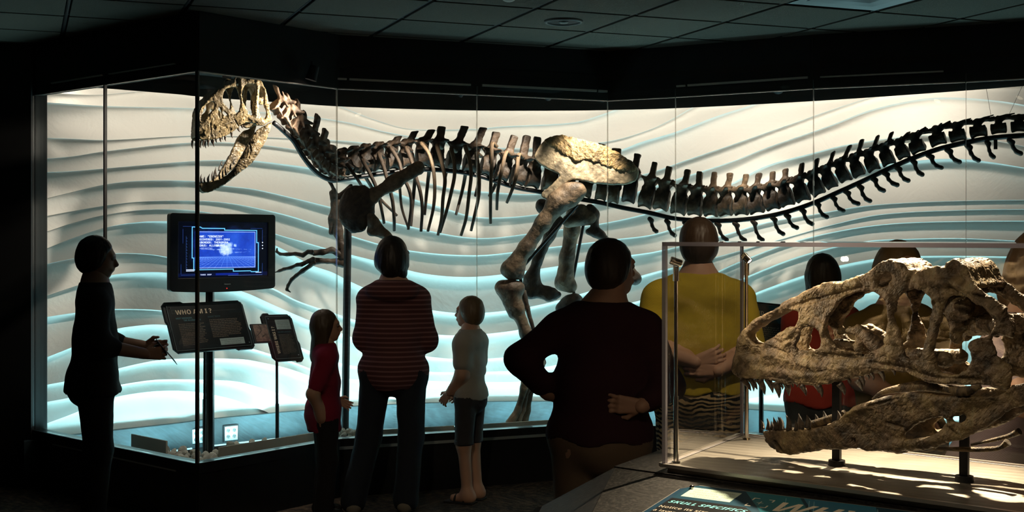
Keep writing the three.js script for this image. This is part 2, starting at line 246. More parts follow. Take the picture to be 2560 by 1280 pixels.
// ---------- the long glazed display ----------
const plan = [[85, 8.21], [263, 7.63], [493, 7.0], [842, 7.83], [1192, 8.167], [1519, 8.53], [1689, 8.31], [2034, 7.83], [2415, 7.49], [2850, 7.05], [3300, 6.5]].map(([px, d]) => [(px - CX) / FOCAL * d, d]);
const wallDepth = curve1([[20, 8.05], [130, 8.28], [263, 8.55], [450, 8.92], [494, 9.05], [750, 9.55], [840, 9.73], [1000, 9.92], [1190, 10.06], [1350, 10.08], [1500, 10.04], [1690, 9.88], [2033, 9.36], [2415, 8.68], [2560, 8.42], [2800, 8.0]]);
{ // sculpted wave wall: lips traced on the wall, each undercut below and sloping out above
  const lips = [
    [[100, 215], [800, 240], [860, 269], [938, 299], [1024, 322], [1190, 322], [1256, 316], [1434, 306], [1505, 286], [1600, 250], [1700, 215], [2700, 150]],
    [[100, 229], [230, 237], [350, 228], [450, 214], [600, 200], [2700, 190]],
    [[100, 255], [264, 265], [490, 271], [700, 284], [860, 304], [977, 332], [1190, 365], [1350, 370], [1521, 353], [1624, 324], [1688, 293], [1724, 272], [1800, 235], [2700, 200]],
    [[100, 344], [180, 347], [264, 350], [490, 339], [628, 342], [860, 352], [938, 362], [1190, 420], [1350, 415], [1541, 378], [1603, 355], [1688, 330], [1790, 291], [1868, 266], [1960, 235], [2700, 210]],
    [[100, 398], [180, 391], [264, 378], [490, 356], [656, 363], [800, 386], [1024, 445], [1141, 474], [1196, 478], [1350, 484], [1500, 455], [1624, 432], [1707, 403], [1831, 361], [1914, 332], [1997, 303], [2080, 274], [2179, 243], [2300, 215], [2700, 180]],
    [[100, 431], [180, 428], [264, 421], [490, 402], [578, 400], [636, 402], [714, 411], [777, 420], [911, 453], [1024, 494], [1114, 521], [1196, 543], [1350, 535], [1540, 495], [1690, 448], [1831, 403], [1914, 370], [1997, 341], [2080, 312], [2163, 279], [2245, 258], [2328, 245], [2411, 245], [2494, 252], [2560, 262], [2700, 290]],
    [[100, 500], [180, 480], [264, 461], [350, 452], [490, 453], [558, 464], [636, 473], [730, 494], [824, 517], [1000, 560], [1188, 595], [1350, 580], [1540, 552], [1690, 512], [1815, 465], [1914, 415], [2034, 382], [2121, 361], [2287, 339], [2369, 341], [2494, 353], [2560, 366], [2700, 395]],
    [[100, 543], [180, 528], [264, 514], [350, 504], [490, 502], [558, 506], [636, 519], [730, 541], [824, 572], [1000, 622], [1188, 638], [1350, 621], [1540, 598], [1637, 585], [1760, 545], [1850, 518], [2050, 445], [2180, 412], [2287, 402], [2369, 397], [2452, 402], [2560, 419], [2700, 445]],
    [[100, 585], [180, 558], [264, 537], [370, 524], [490, 527], [600, 550], [687, 584], [753, 603], [831, 625], [950, 655], [1060, 684], [1188, 692], [1350, 672], [1540, 642], [1637, 629], [1800, 590], [1914, 556], [2038, 535], [2163, 515], [2287, 506], [2411, 502], [2560, 500], [2700, 500]],
    [[100, 628], [180, 596], [264, 569], [350, 555], [420, 553], [490, 556], [600, 583], [691, 615], [777, 662], [831, 681], [874, 703], [970, 745], [1066, 773], [1188, 783], [1350, 762], [1560, 702], [1637, 680], [1800, 640], [1980, 590], [2080, 562], [2204, 536], [2411, 525], [2560, 523], [2700, 522]],
    [[100, 664], [180, 647], [264, 635], [350, 634], [420, 643], [560, 680], [681, 720], [742, 751], [833, 782], [900, 803], [1066, 834], [1188, 837], [1350, 815], [1560, 762], [1700, 720], [1856, 651], [1980, 605], [2121, 573], [2245, 558], [2411, 553], [2560, 552], [2700, 552]],
    [[100, 745], [180, 718], [264, 691], [330, 682], [420, 682], [520, 702], [615, 732], [685, 763], [742, 788], [869, 839], [960, 870], [1066, 891], [1188, 898], [1350, 880], [1560, 815], [1700, 765], [1856, 696], [2000, 640], [2150, 605], [2287, 597], [2411, 596], [2560, 603], [2700, 610]],
    [[100, 795], [180, 783], [264, 773], [415, 777], [550, 800], [680, 840], [760, 872], [869, 912], [1066, 929], [1188, 930], [1350, 920], [1560, 868], [1700, 812], [1856, 745], [2030, 682], [2180, 648], [2287, 640], [2560, 642], [2700, 650]],
    [[100, 900], [180, 868], [264, 830], [330, 816], [415, 813], [550, 848], [700, 893], [800, 930], [869, 947], [1066, 952], [1188, 955], [1350, 950], [1560, 905], [1700, 862], [1850, 800], [2100, 735], [2300, 712], [2560, 715], [2700, 720]],
    [[100, 965], [180, 950], [264, 930], [330, 913], [400, 900], [490, 896], [603, 898], [644, 904], [726, 923], [800, 950], [880, 978], [1000, 1000], [1188, 1012], [1400, 1000], [1600, 960], [1850, 900], [2100, 850], [2300, 830], [2700, 830]],
    [[100, 1008], [180, 993], [264, 970], [330, 957], [400, 949], [533, 950], [603, 956], [685, 980], [767, 1005], [850, 1035], [1188, 1060], [1600, 1040], [1850, 1000], [2100, 960], [2300, 940], [2700, 940]],
    [[100, 1065], [180, 1035], [264, 1000], [330, 985], [410, 977], [492, 980], [562, 993], [603, 1005], [652, 1024], [750, 1060], [1188, 1110], [1850, 1090], [2300, 1050], [2700, 1050]],
  ].map(curve1);
  const x0 = 105, x1 = 2760, nx = 300, per = 13, pos = [], uv = [], idx = [];
  const yBot = 0.29, yTop = H_SOFFIT + 0.02;
  let arc = 0, last = null;
  for (let i = 0; i <= nx; i++) {
    const px = lerp(x0, x1, i / nx), d = wallDepth(px), d1 = wallDepth(px + 4), X = (px - CX) / FOCAL * d, X1 = (px + 4 - CX) / FOCAL * d1;
    if (last) arc += Math.hypot(X - last[0], d - last[1]); last = [X, d];
    const tx = X1 - X, td = d1 - d, L = Math.hypot(tx, td), nX = td / L, nD = -tx / L;   // towards the visitors
    let ys = lips.map((f) => clamp(yAt(f(px), d), yBot, yTop));
    for (let k = 1; k < ys.length; k++) ys[k] = Math.min(ys[k], ys[k - 1] - 1e-5);
    ys = ys.map((y) => Math.max(y, yBot + 1e-4)); ys.unshift(yTop + 1e-4); ys.push(yBot);
    for (let k = 0; k < ys.length - 1; k++) {
      const gap = ys[k] - ys[k + 1], deep = Math.min(0.42 * gap, 0.075) * smooth(0, 0.05, gap);
      for (let j = 0; j <= per; j++) {
        const q = Math.pow(j / per, 1.6), y = ys[k] - gap * q, o = -deep * Math.pow(Math.sin(Math.PI * Math.pow(q, 0.42)), 1.0) * (k === 0 && ys[0] - ys[1] < 0.02 ? 0 : 1);
        pos.push(X + nX * o, y, -(d + nD * o)); uv.push(arc, y);
      }
    }
  }
  const rows = (lips.length + 1) * (per + 1);
  for (let i = 0; i < nx; i++) for (let k = 0; k <= lips.length; k++) for (let j = 0; j < per; j++) { const a = i * rows + k * (per + 1) + j, b = a + rows; idx.push(a, a + 1, b, b, a + 1, b + 1); }
  const g = new THREE.BufferGeometry(); g.setAttribute('position', new THREE.Float32BufferAttribute(pos, 3)); g.setAttribute('uv', new THREE.Float32BufferAttribute(uv, 2)); g.setIndex(idx); g.computeVertexNormals();
  struct('wall_display', g, M.wave, 'off-white wall sculpted in long flowing wave ridges behind the skeleton');
}
const wallLine = (n, off = 0, a = 60, b = 2760) => { const out = []; for (let i = 0; i <= n; i++) { const px = lerp(a, b, i / n), d = wallDepth(px) + off; out.push([(px - CX) / FOCAL * d, d]); } return out; };
function ribbon(lineA, lineB, yA, yB) {                         // surface between two plan lines of equal count
  const pos = [], uv = [], idx = [];
  lineA.forEach((p, i) => { const q = lineB[i]; pos.push(p[0], yA, -p[1], q[0], yB, -q[1]); uv.push(p[0], p[1] + yA, q[0], q[1] + yB); if (i) { const a = 2 * i - 2; idx.push(a, a + 1, a + 2, a + 2, a + 1, a + 3); } });
  const g = new THREE.BufferGeometry(); g.setAttribute('position', new THREE.Float32BufferAttribute(pos, 3)); g.setAttribute('uv', new THREE.Float32BufferAttribute(uv, 2)); g.setIndex(idx); g.computeVertexNormals(); return g;
}
function resample(line, n) { const L = [0]; for (let i = 1; i < line.length; i++) L.push(L[i - 1] + Math.hypot(line[i][0] - line[i - 1][0], line[i][1] - line[i - 1][1])); const out = []; for (let k = 0; k <= n; k++) { const s = L[L.length - 1] * k / n; let i = 1; while (i < L.length - 1 && L[i] < s) i++; const t = (s - L[i - 1]) / (L[i] - L[i - 1]); out.push([lerp(line[i - 1][0], line[i][0], t), lerp(line[i - 1][1], line[i][1], t)]); } return out; }
const toPx = (p) => CX + p[0] / p[1] * FOCAL;
const frontLine = resample(plan, 90), backLine = frontLine.map((p) => { const px = clamp(toPx(p), 20, 2790), d = wallDepth(px) + 0.12; return [(px - CX) / FOCAL * d, d]; });
const baffleAt = (p) => { const px = clamp(toPx(p), 20, 2790), w = wallDepth(px), d = lerp(p[1], w, 0.58) + 0.02; return [(px - CX) / FOCAL * d, d]; };
const baffle = frontLine.map(baffleAt);
{
  const slab = (y, t) => merge([ribbon(frontLine, backLine, y, y), ribbon(frontLine, backLine, y + t, y + t), ribbon(frontLine, frontLine, y, y + t), ribbon(backLine, backLine, y, y + t)]);
  const drop = baffle.map((p) => EYE + 1.02 / wallDepth(clamp(toPx(p), 60, 2760)) * p[1]), bp = [], bi = [];
  baffle.forEach((p, k) => { bp.push(p[0], drop[k], -p[1], p[0], H_SOFFIT + 0.05, -p[1], p[0] * 1.0022, drop[k], -p[1] * 1.0022, p[0] * 1.0022, H_SOFFIT + 0.05, -p[1] * 1.0022); if (k) { const a = 4 * k - 4, b = 4 * k; bi.push(a, b, a + 1, a + 1, b, b + 1, a + 2, a + 3, b + 2, a + 3, b + 3, b + 2, a, a + 2, b, a + 2, b + 2, b); } });
  const bg = new THREE.BufferGeometry(); bg.setAttribute('position', new THREE.Float32BufferAttribute(bp, 3)); bg.setIndex(bi); bg.computeVertexNormals(); bg.setAttribute('uv', new THREE.Float32BufferAttribute(new Float32Array(bp.length / 3 * 2), 2));
  struct('trim_2', bg, M.soffit, 'dark brown baffle that hides the lamps above the skeleton');
  struct('ceiling_display', slab(H_SOFFIT + 0.045, 0.04), M.soffit, 'dark brown soffit above the skeleton');
  const bedTex = texture(256, (u, v) => { const k = 0.5 + tileFbm(u, v, 24, 4) * 0.5; return [k, k, k * 1.02]; }, true, 1);
  struct('floor_display', slab(H_BED, -0.05), std({ color: lin(0.10, 0.115, 0.12), roughness: 0.95, map: bedTex }), 'dark floor of the display inside the glass');
  // baseboard with streaky wash of colour
  const streak = texture(512, (u, v) => { const k = 0.55 + tileFbm(u * 1, v, 5, 5) * 0.55 + tileFbm(u, v * 4, 30, 3) * 0.12; return [k * 0.86, k * 0.98, k]; }, true, 0.8);
  const f = wallLine(80, -0.06), b = wallLine(80, 0.0);
  struct('baseboard_display', merge([ribbon(f, f, 0.10, 0.31), ribbon(f, b, 0.31, 0.31)]), std({ color: lin(0.13, 0.16, 0.175), roughness: 0.6, map: streak }), 'dark teal baseboard under the wave wall');
  // header, curb, base, rails
  const heads = [], bases = [];
  for (let i = 0; i < plan.length - 1; i++) {
    heads.push(between(plan[i], plan[i + 1], H_GLASS, H_CEIL + 0.08, 0.05, -0.012).translate(0, 0, -0.03));
    bases.push(between(plan[i], plan[i + 1], 0, H_BASE, 0.06, -0.02).translate(0, 0, -0.02), between(plan[i], plan[i + 1], H_BASE, H_CURB, 0.075, -0.02).translate(0, 0, -0.02));
  }
  heads.push(between([-5.5, 8.2], plan[0], 0, H_CEIL + 0.08, 0.1));
  struct('wall_header', merge(heads), M.header, 'black fascia between the glass and the ceiling');
  struct('wall_base', merge(bases), M.metalBlack, 'black plinth under the display glass');
  // left jamb
  const P = plan[0], W = [(118 - CX) / FOCAL * 8.24, 8.24];
  struct('trim_1', merge([between([P[0] - 0.07, P[1] + 0.02], [P[0] + 0.005, P[1]], H_BASE, H_GLASS + 0.02, 0.06), between([P[0] + 0.005, P[1] + 0.01], W, H_BED, H_SOFFIT, 0.03)]), std({ color: lin(0.10, 0.105, 0.105), roughness: 0.45, metalness: 0.5 }), 'dark metal jamb at the left end of the glass');
}
// glazing
const seamDark = std({ color: lin(0.014, 0.013, 0.012), roughness: 0.4 }), seamPale = new THREE.MeshPhysicalMaterial({ color: lin(0.82, 0.8, 0.76), roughness: 0.25, transmission: 0.85, thickness: 0 });
for (let i = 0; i < 9; i++) {
  const a = plan[i], b = plan[i + 1], w = struct('window_' + (i + 1), null, null, 'tall frameless glass pane of the skeleton display');
  const len = Math.hypot(b[0] - a[0], b[1] - a[1]), ang = Math.atan2(b[1] - a[1], b[0] - a[0]);
  w.position.set((a[0] + b[0]) / 2, 0, -(a[1] + b[1]) / 2); w.rotation.y = ang;
  part('pane', box(len - 0.008, H_SLOT - H_CURB, 0.012, 0, (H_SLOT + H_CURB) / 2, 0), M.glass, w);
  const dark = i < 2;
  if (i < 8) part('seam', box(dark ? 0.014 : 0.004, (dark ? H_GLASS : H_SLOT) - H_CURB, dark ? 0.018 : 0.012, len / 2, ((dark ? H_GLASS : H_SLOT) + H_CURB) / 2, 0), dark ? seamDark : seamPale, w);
  if (i === 1) part('polished_edge', box(0.004, H_GLASS - H_CURB, 0.01, len / 2 + 0.009, (H_GLASS + H_CURB) / 2, -0.004), seamPale, w);
  part('top_bead', box(len - 0.01, 0.006, 0.008, 0, H_GLASS, 0.004), M.alu, w);
}
// aluminium rails above and below the glass: warm and cool lamp light tinted into their colours
const railWarmTint = std({ color: lin(0.6, 0.56, 0.5), roughness: 0.4, metalness: 0.3 });
const railCoolTint = std({ color: lin(0.5, 0.55, 0.56), roughness: 0.35, metalness: 0.6 });
function rail(i, f0, f1, y, m, h, label) {
  const a = plan[i], b = plan[i + 1], p = (t) => [lerp(a[0], b[0], t), lerp(a[1], b[1], t) - 0.02];
  const g = between(p(f0), p(f1), y, y + h, 0.014);
  return solo('glazing_rail', g, m, label, 'rail', 'slim aluminium rails along the glass');
}
rail(0, 0.28, 0.97, H_SLOT, railWarmTint, 0.0083, 'thin pale aluminium rail above the leftmost glass pane');
rail(1, 0.06, 0.78, H_SLOT, railWarmTint, 0.0067, 'thin pale aluminium rail left of the glass corner above the skull');
rail(3, 0.01, 0.07, H_SLOT, railWarmTint, 0.0112, 'very short pale aluminium rail left above the neck of the skeleton');
rail(3, 0.09, 0.955, H_SLOT, railWarmTint, 0.0120, 'long pale aluminium rail above the ribs of the skeleton');
rail(4, 0.04, 0.91, H_SLOT, railWarmTint, 0.0142, 'long pale aluminium rail above the hip of the skeleton');
rail(4, 0.925, 0.995, H_SLOT, railWarmTint, 0.0142, 'very short pale aluminium rail at the end above the hip bone');
rail(6, 0.005, 0.07, H_SLOT + 0.01, railWarmTint, 0.0112, 'very short pale aluminium rail above the base of the tail');
rail(6, 0.09, 0.955, H_SLOT + 0.01, railWarmTint, 0.0128, 'long pale aluminium rail above the middle of the tail');
rail(7, 0.04, 0.85, H_SLOT + 0.01, railWarmTint, 0.0083, 'long thin pale aluminium rail above the end of the tail');
rail(0, 0.3, 0.98, H_RAIL - 0.025, railCoolTint, 0.02, 'cool grey aluminium rail under the leftmost glass pane');
rail(1, 0.03, 0.8, H_RAIL - 0.025, railCoolTint, 0.022, 'cool grey aluminium rail under the pane left of the glass corner');
rail(3, 0.02, 0.95, H_RAIL - 0.022, railCoolTint, 0.018, 'cool grey aluminium rail under the glass behind the woman in stripes');
rail(4, 0.03, 0.9, H_RAIL - 0.022, railCoolTint, 0.018, 'cool grey aluminium rail under the glass by the skeleton foot');
// cream shield boards behind the curb, pebbles
const boardMat = std({ color: lin(0.50, 0.44, 0.36), roughness: 0.75 });
function shield(a, b, h, label) {
  const t = between(a, b, H_BED + 0.002, h, 0.012);
  return solo('shield_board', t, boardMat, label, 'board', 'cream boards inside the display curb');
}
const inP = (px, d) => [(px - CX) / FOCAL * d, d];
shield(inP(547, 7.42), inP(800, 8.02), 0.385, 'cream board standing behind the glass under the slanted text stand');
shield(inP(330, 7.83), inP(417, 7.56), 0.40, 'short cream board left of the white pebbles');
shield(inP(880, 8.12), inP(1135, 8.36), 0.372, 'cream board edge behind the glass at the striped visitor');
shield(inP(1200, 8.42), inP(1515, 8.78), 0.372, 'cream board edge behind the glass at the skeleton foot');
{
  const protoGeo = [0, 1, 2, 3, 4].map((k) => { const g = new THREE.IcosahedronGeometry(1, 2), p = g.attributes.position; for (let i = 0; i < p.count; i++) { const x = p.getX(i), y = p.getY(i), z = p.getZ(i), n = 1 + 0.28 * noise3(x * 1.3 + k * 9, y * 1.3, z * 1.3); p.setXYZ(i, x * n * 1.15, y * n * 0.75, z * n); } g.computeVertexNormals(); return mergeVertices(g); });
  protoGeo.forEach((g) => g.computeVertexNormals());
  const mats = [0.52, 0.60, 0.66].map((k) => std({ color: lin(k, k * 0.95, k * 0.84), roughness: 0.8 }));
  const place = (X, y, d, r) => {
    const m = solo('pebble', protoGeo[Math.floor(rnd() * 5)], mats[Math.floor(rnd() * 3)], 'pale rounded pebble in the bed behind the glass', 'pebble', 'pale pebbles in the display bed');
    m.position.set(X, y, -d); m.scale.setScalar(r); m.rotation.set(rr(0, 6), rr(0, 6), rr(0, 6));
  };
  const spots = [], free = (x, y, z, r) => spots.every(([a, b, c, q]) => Math.hypot(a - x, (b - y) * 1.3, c - z) > (r + q) * 0.92), drop = (px, h, d, r) => { const X = (px - CX) / FOCAL * d; if (!free(X, h, d, r)) return; spots.push([X, h, d, r]); place(X, h, d, r); };
  for (let k = 0; k < 420; k++) { const px = rr(414, 556), off = rr(0.05, 0.34); drop(px, 0.265 + 0.05 * (1 - Math.abs(px - 480) / 120) + off * 0.12 - rr(0, 0.012), 7.13 + Math.abs(px - 493) * 0.0023 + off, rr(0.018, 0.03)); }
  for (let k = 0; k < 40; k++) { const px = rr(792, 900); drop(px, 0.352 + rr(-0.01, 0.012), 8.02 + rr(0.02, 0.2) + (px - 842) * 0.0012, rr(0.014, 0.024)); }
  for (const [px, py, d] of [[575, 1110, 7.62], [562, 1112, 7.6], [630, 1106, 7.75], [662, 1103, 7.8], [590, 1110, 7.7], [752, 1095, 8.05], [768, 1092, 8.1]]) drop(px, yAt(py, d), d, 0.02);
  // gravel that fills the bed under the loose pebbles
  const heap = new THREE.InstancedMesh(protoGeo[1], mats[1], 420), m4 = new THREE.Matrix4();
  for (let k = 0; k < 420; k++) {
    const left = k < 300, px = left ? rr(405, 580) : rr(780, 930), d = left ? 7.18 + Math.abs(px - 493) * 0.0022 + rr(0.02, 0.36) : 8.05 + rr(0, 0.3) + (px - 842) * 0.0012, h = left ? rr(0.13, 0.25) : rr(0.13, 0.32);
    m4.compose(V((px - CX) / FOCAL * d, h, -d), new THREE.Quaternion().setFromEuler(new THREE.Euler(rr(0, 6), rr(0, 6), rr(0, 6))), V(1, 1, 1).multiplyScalar(rr(0.025, 0.04))); heap.setMatrixAt(k, m4);
  }
  heap.name = 'gravel'; shade(heap); scene.add(heap); tag(heap, 'pale gravel heaped under the pebbles behind the glass', 'gravel', null, 'stuff');
}
{ // socket plates on the baseboard
  const plateMat = std({ color: lin(0.36, 0.40, 0.41), roughness: 0.35, metalness: 0.8 });
  for (const [px, py, label] of [[578, 1083, 'square steel socket plate with four sockets, right of the tall black post'], [497, 1090, 'square steel socket plate with four sockets, half behind the tall black post']]) {
    const d = wallDepth(px) - 0.075, d2 = wallDepth(px + 5) - 0.075, ang = Math.atan2(d2 - d, (px + 5 - CX) / FOCAL * d2 - (px - CX) / FOCAL * d);
    const t = thing('socket_plate', label, 'socket', [(px - CX) / FOCAL * d, yAt(py, d), -d], ang);
    part('plate', rbox(0.105, 0.108, 0.008, 0.004), plateMat, t);
    part('backing', box(0.118, 0.122, 0.006, 0, 0, -0.004), M.black, t);
    for (const x of [-1, 1]) for (const y of [-1, 1]) {
      const s = part('socket', new THREE.CylinderGeometry(0.015, 0.015, 0.006, 20).rotateX(Math.PI / 2).translate(x * 0.024, y * 0.022, 0.005), std({ color: lin(0.2, 0.21, 0.2), roughness: 0.5 }), t);
      part('slot', merge([box(0.003, 0.009, 0.002, x * 0.024 - 0.005, y * 0.022 + 0.002, 0.0085), box(0.003, 0.009, 0.002, x * 0.024 + 0.005, y * 0.022 + 0.002, 0.0085), box(0.004, 0.004, 0.002, x * 0.024, y * 0.022 - 0.008, 0.0085)]), M.black, s);
    }
  }
}
// ---------- lamps inside the display ----------
function lampTube(a, b, y, target, color, level, name, label, height = 0.05) {
  const sh = 0.02, A = V(lerp(a[0], b[0], sh), y, -lerp(a[1], b[1], sh)), B = V(lerp(b[0], a[0], sh), y, -lerp(b[1], a[1], sh)), mid = A.clone().add(B).multiplyScalar(0.5), L = A.distanceTo(B);
  const t = thing(name, label, 'lamp', mid.toArray());
  const dir = V(target[0], target[1], -target[2]).sub(mid).normalize(), q = new THREE.Matrix4().lookAt(mid, mid.clone().add(dir), V(0, 1, 0));
  const axis = B.clone().sub(A).normalize(), nrm = dir.clone().addScaledVector(axis, -dir.dot(axis)).normalize(), up = nrm.clone().cross(axis).normalize();
  const basis = new THREE.Matrix4().makeBasis(axis, up, nrm);
  part('housing', box(L, height * 1.1, 0.02, 0, 0, -0.02).applyMatrix4(basis), M.black, t);
  part('tube', new THREE.CylinderGeometry(0.008, 0.008, L * 0.98, 8).rotateZ(Math.PI / 2).applyMatrix4(basis), std({ color: lin(0.8, 0.8, 0.8), emissive: color, emissiveIntensity: 1.2 }), t);
  const l = new THREE.RectAreaLight(color, level, L * 0.98, height); l.name = 'lamp_glow';
  l.position.copy(mid).addScaledVector(nrm, 0.014); l.up.set(0, 1, 0); l.lookAt(l.position.clone().add(nrm)); scene.add(l); q;
}
const nudge = (p, k) => [p[0], p[1] + k];
{
  const tops = [[0, 'above the left end'], [1, 'left of the glass corner'], [2, 'right of the glass corner'], [3, 'above the ribs'], [4, 'above the hip'], [5, 'at the tail root'], [6, 'above the tail'], [7, 'above the tail end'], ];
  const behind = (p, k = 0.06) => { const b = baffleAt(p), px = clamp(toPx(p), 60, 2760); return [b[0], b[1] + k, EYE + 1.02 / wallDepth(px) * b[1] + 0.045]; };
  for (const [i, where] of tops) {
    const P = (t) => [lerp(plan[i][0], plan[i + 1][0], t), lerp(plan[i][1], plan[i + 1][1], t)];
    const a = behind(P(0.04)), b = behind(P(0.96)), mx = toPx([(a[0] + b[0]) / 2, (a[1] + b[1]) / 2]), d = wallDepth(clamp(mx, 60, 2760)), X = (mx - CX) / FOCAL * d;
    lampTube(a, b, Math.max(a[2], b[2]), [X, 2.4, d], WARM, LEVEL.wash * [0.5, 0.75, 0.9, 1, 1, 1, 1.05, 1.15, 1][i], 'wash_lamp', 'warm tube lamp behind the fascia, ' + where, 0.04);
  }
  const lows = [[0, 0.2, 0.30], [1, 0.52, 0.28], [2, 0.54, 0.28], [3, 0.72, 0.2], [4, 1.16, 0.18], [5, 1.1, 0.18], [6, 0.75, 0.2], [7, 0.55, 0.22], [8, 0.5, 0.22]], wh = ['at the left end', 'left of the glass corner', 'right of the glass corner', 'under the ribs', 'at the feet', 'by the hind foot', 'under the tail', 'under the tail end', 'past the right edge'];
  for (const [i] of lows) {
    const foot = (t) => { const p = [lerp(plan[i][0], plan[i + 1][0], t), lerp(plan[i][1], plan[i + 1][1], t)], px = clamp(toPx(p), i ? 60 : 150, 2760), d = wallDepth(px) - (i ? 0.36 : 0.3); return [(px - CX) / FOCAL * d, d]; };
    const a = foot(0.03), b = foot(0.97), mx = toPx([(a[0] + b[0]) / 2, (a[1] + b[1]) / 2]), d = wallDepth(mx), X = (mx - CX) / FOCAL * d;
    lampTube(a, b, 0.165, [X, 0.9, d], CYAN, LEVEL.glow * [0.5, 0.9, 1, 1, 1, 1, 1, 1, 1][i], 'uplight', 'cyan tube uplight at the foot of the wave wall, ' + wh[i]);
  }
}
function spotLamp(pos, target, color, level, angle, label, soft = 1.2, penumbra = 0.75) {
  const t = thing('spot_lamp', label, 'lamp', pos.toArray()), dir = target.clone().sub(pos).normalize(), q = new THREE.Quaternion().setFromUnitVectors(V(0, -1, 0), dir);
  part('can', new THREE.CylinderGeometry(0.028, 0.036, 0.09, 20, 1, true).translate(0, 0.02, 0).applyQuaternion(q), M.black, t);
  part('yoke', rod(V(0, 0.03, 0), V(0, 0.09, 0), 0.008), M.black, t);
  part('lens', new THREE.CylinderGeometry(0.03, 0.03, 0.004, 20).translate(0, -0.012, 0).applyQuaternion(q), std({ color: lin(0.8, 0.8, 0.8), emissive: color, emissiveIntensity: 2 }), t);
  const l = new THREE.SpotLight(color, level, 0, angle, penumbra, 2); l.name = 'spot_glow'; l.position.copy(pos).addScaledVector(dir, 0.04); l.target.position.copy(target); l.castShadow = true; l.shadow.radius = soft;
  scene.add(l, l.target);
}
spotLamp(V(-0.98, EYE + 0.975, -7.98), at(590, 330, 7.98), WARM, LEVEL.skullSpot, 0.5, 'warm spot lamp behind the fascia aimed at the mounted skull');
spotLamp(V(-1.22, EYE + 0.975, -7.56), at(545, 1000, 7.5), WARM, LEVEL.signFill, 0.44, 'added warm fill lamp behind the fascia aimed at the text boards');  // fill lamp added to brighten the text boards, cream boards and pebbles
spotLamp(V(-0.35, EYE + 0.975, -8.35), at(900, 560, 8.9), WARM, LEVEL.armSpot, 0.46, 'warm spot lamp behind the fascia aimed across the ribs');
spotLamp(V(0.25, EYE + 0.975, -8.55), at(1150, 560, 9.6), WARM, LEVEL.gallerySpot, 0.42, 'warm spot lamp behind the fascia aimed at the belly ribs');
spotLamp(V(0.62, EYE + 0.975, -8.71), at(1440, 520, 9.1), WARM, LEVEL.boneSpot, 0.62, 'warm spot lamp behind the fascia aimed at the hip bone');
spotLamp(V(1.75, EYE + 0.975, -8.15), at(1900, 450, 9.0), WARM, LEVEL.gallerySpot, 0.42, 'warm spot lamp behind the fascia aimed at the tail');

// ---------- bone building ----------
const px2 = (x0, y0, s) => (x, y) => [x0 + x / s, y0 + y / s];   // zoomed tracing -> frame pixels
function polySdf(polys, lo, hi, cell) {                          // signed distance map of outline minus holes, bilinear lookup
  const nx = Math.ceil((hi[0] - lo[0]) / cell) + 1, ny = Math.ceil((hi[1] - lo[1]) / cell) + 1, D = new Float32Array(nx * ny);
  for (let j = 0; j < ny; j++) for (let i = 0; i < nx; i++) {
    const x = lo[0] + i * cell, y = lo[1] + j * cell; let m = 1e9, inside = false;
    for (const P of polys) for (let k = 0, q = P.length - 1; k < P.length; q = k++) {
      const a = P[q], b = P[k], ex = b[0] - a[0], ey = b[1] - a[1]; let t = ((x - a[0]) * ex + (y - a[1]) * ey) / (ex * ex + ey * ey || 1e-12); t = t < 0 ? 0 : t > 1 ? 1 : t;
      const dx = x - a[0] - ex * t, dy = y - a[1] - ey * t; m = Math.min(m, dx * dx + dy * dy);
      if ((a[1] > y) !== (b[1] > y) && x < (b[0] - a[0]) * (y - a[1]) / (b[1] - a[1]) + a[0]) inside = !inside;
    }
    D[j * nx + i] = Math.sqrt(m) * (inside ? -1 : 1);
  }
  return (x, y) => {
    const u = clamp((x - lo[0]) / cell, 0, nx - 1.001), v = clamp((y - lo[1]) / cell, 0, ny - 1.001), i = u | 0, j = v | 0, a = u - i, b = v - j, o = j * nx + i;
    const ox = Math.max(lo[0] - x, 0, x - hi[0]), oy = Math.max(lo[1] - y, 0, y - hi[1]);
    return lerp(lerp(D[o], D[o + 1], a), lerp(D[o + nx], D[o + nx + 1], a), b) + Math.hypot(ox, oy);
  };
}
function rounded(P, n = 2) { for (let k = 0; k < n; k++) { const Q = []; for (let i = 0; i < P.length; i++) { const a = P[i], b = P[(i + 1) % P.length]; Q.push([a[0] * 0.75 + b[0] * 0.25, a[1] * 0.75 + b[1] * 0.25], [a[0] * 0.25 + b[0] * 0.75, a[1] * 0.25 + b[1] * 0.75]); } P = Q; } return P; }
const strokeD = (pts) => (x, y) => { let m = 1e9; for (let k = 1; k < pts.length; k++) { const a = pts[k - 1], b = pts[k], ex = b[0] - a[0], ey = b[1] - a[1]; let t = ((x - a[0]) * ex + (y - a[1]) * ey) / (ex * ex + ey * ey || 1e-12); t = t < 0 ? 0 : t > 1 ? 1 : t; m = Math.min(m, Math.hypot(x - a[0] - ex * t, y - a[1] - ey * t)); } return m; };
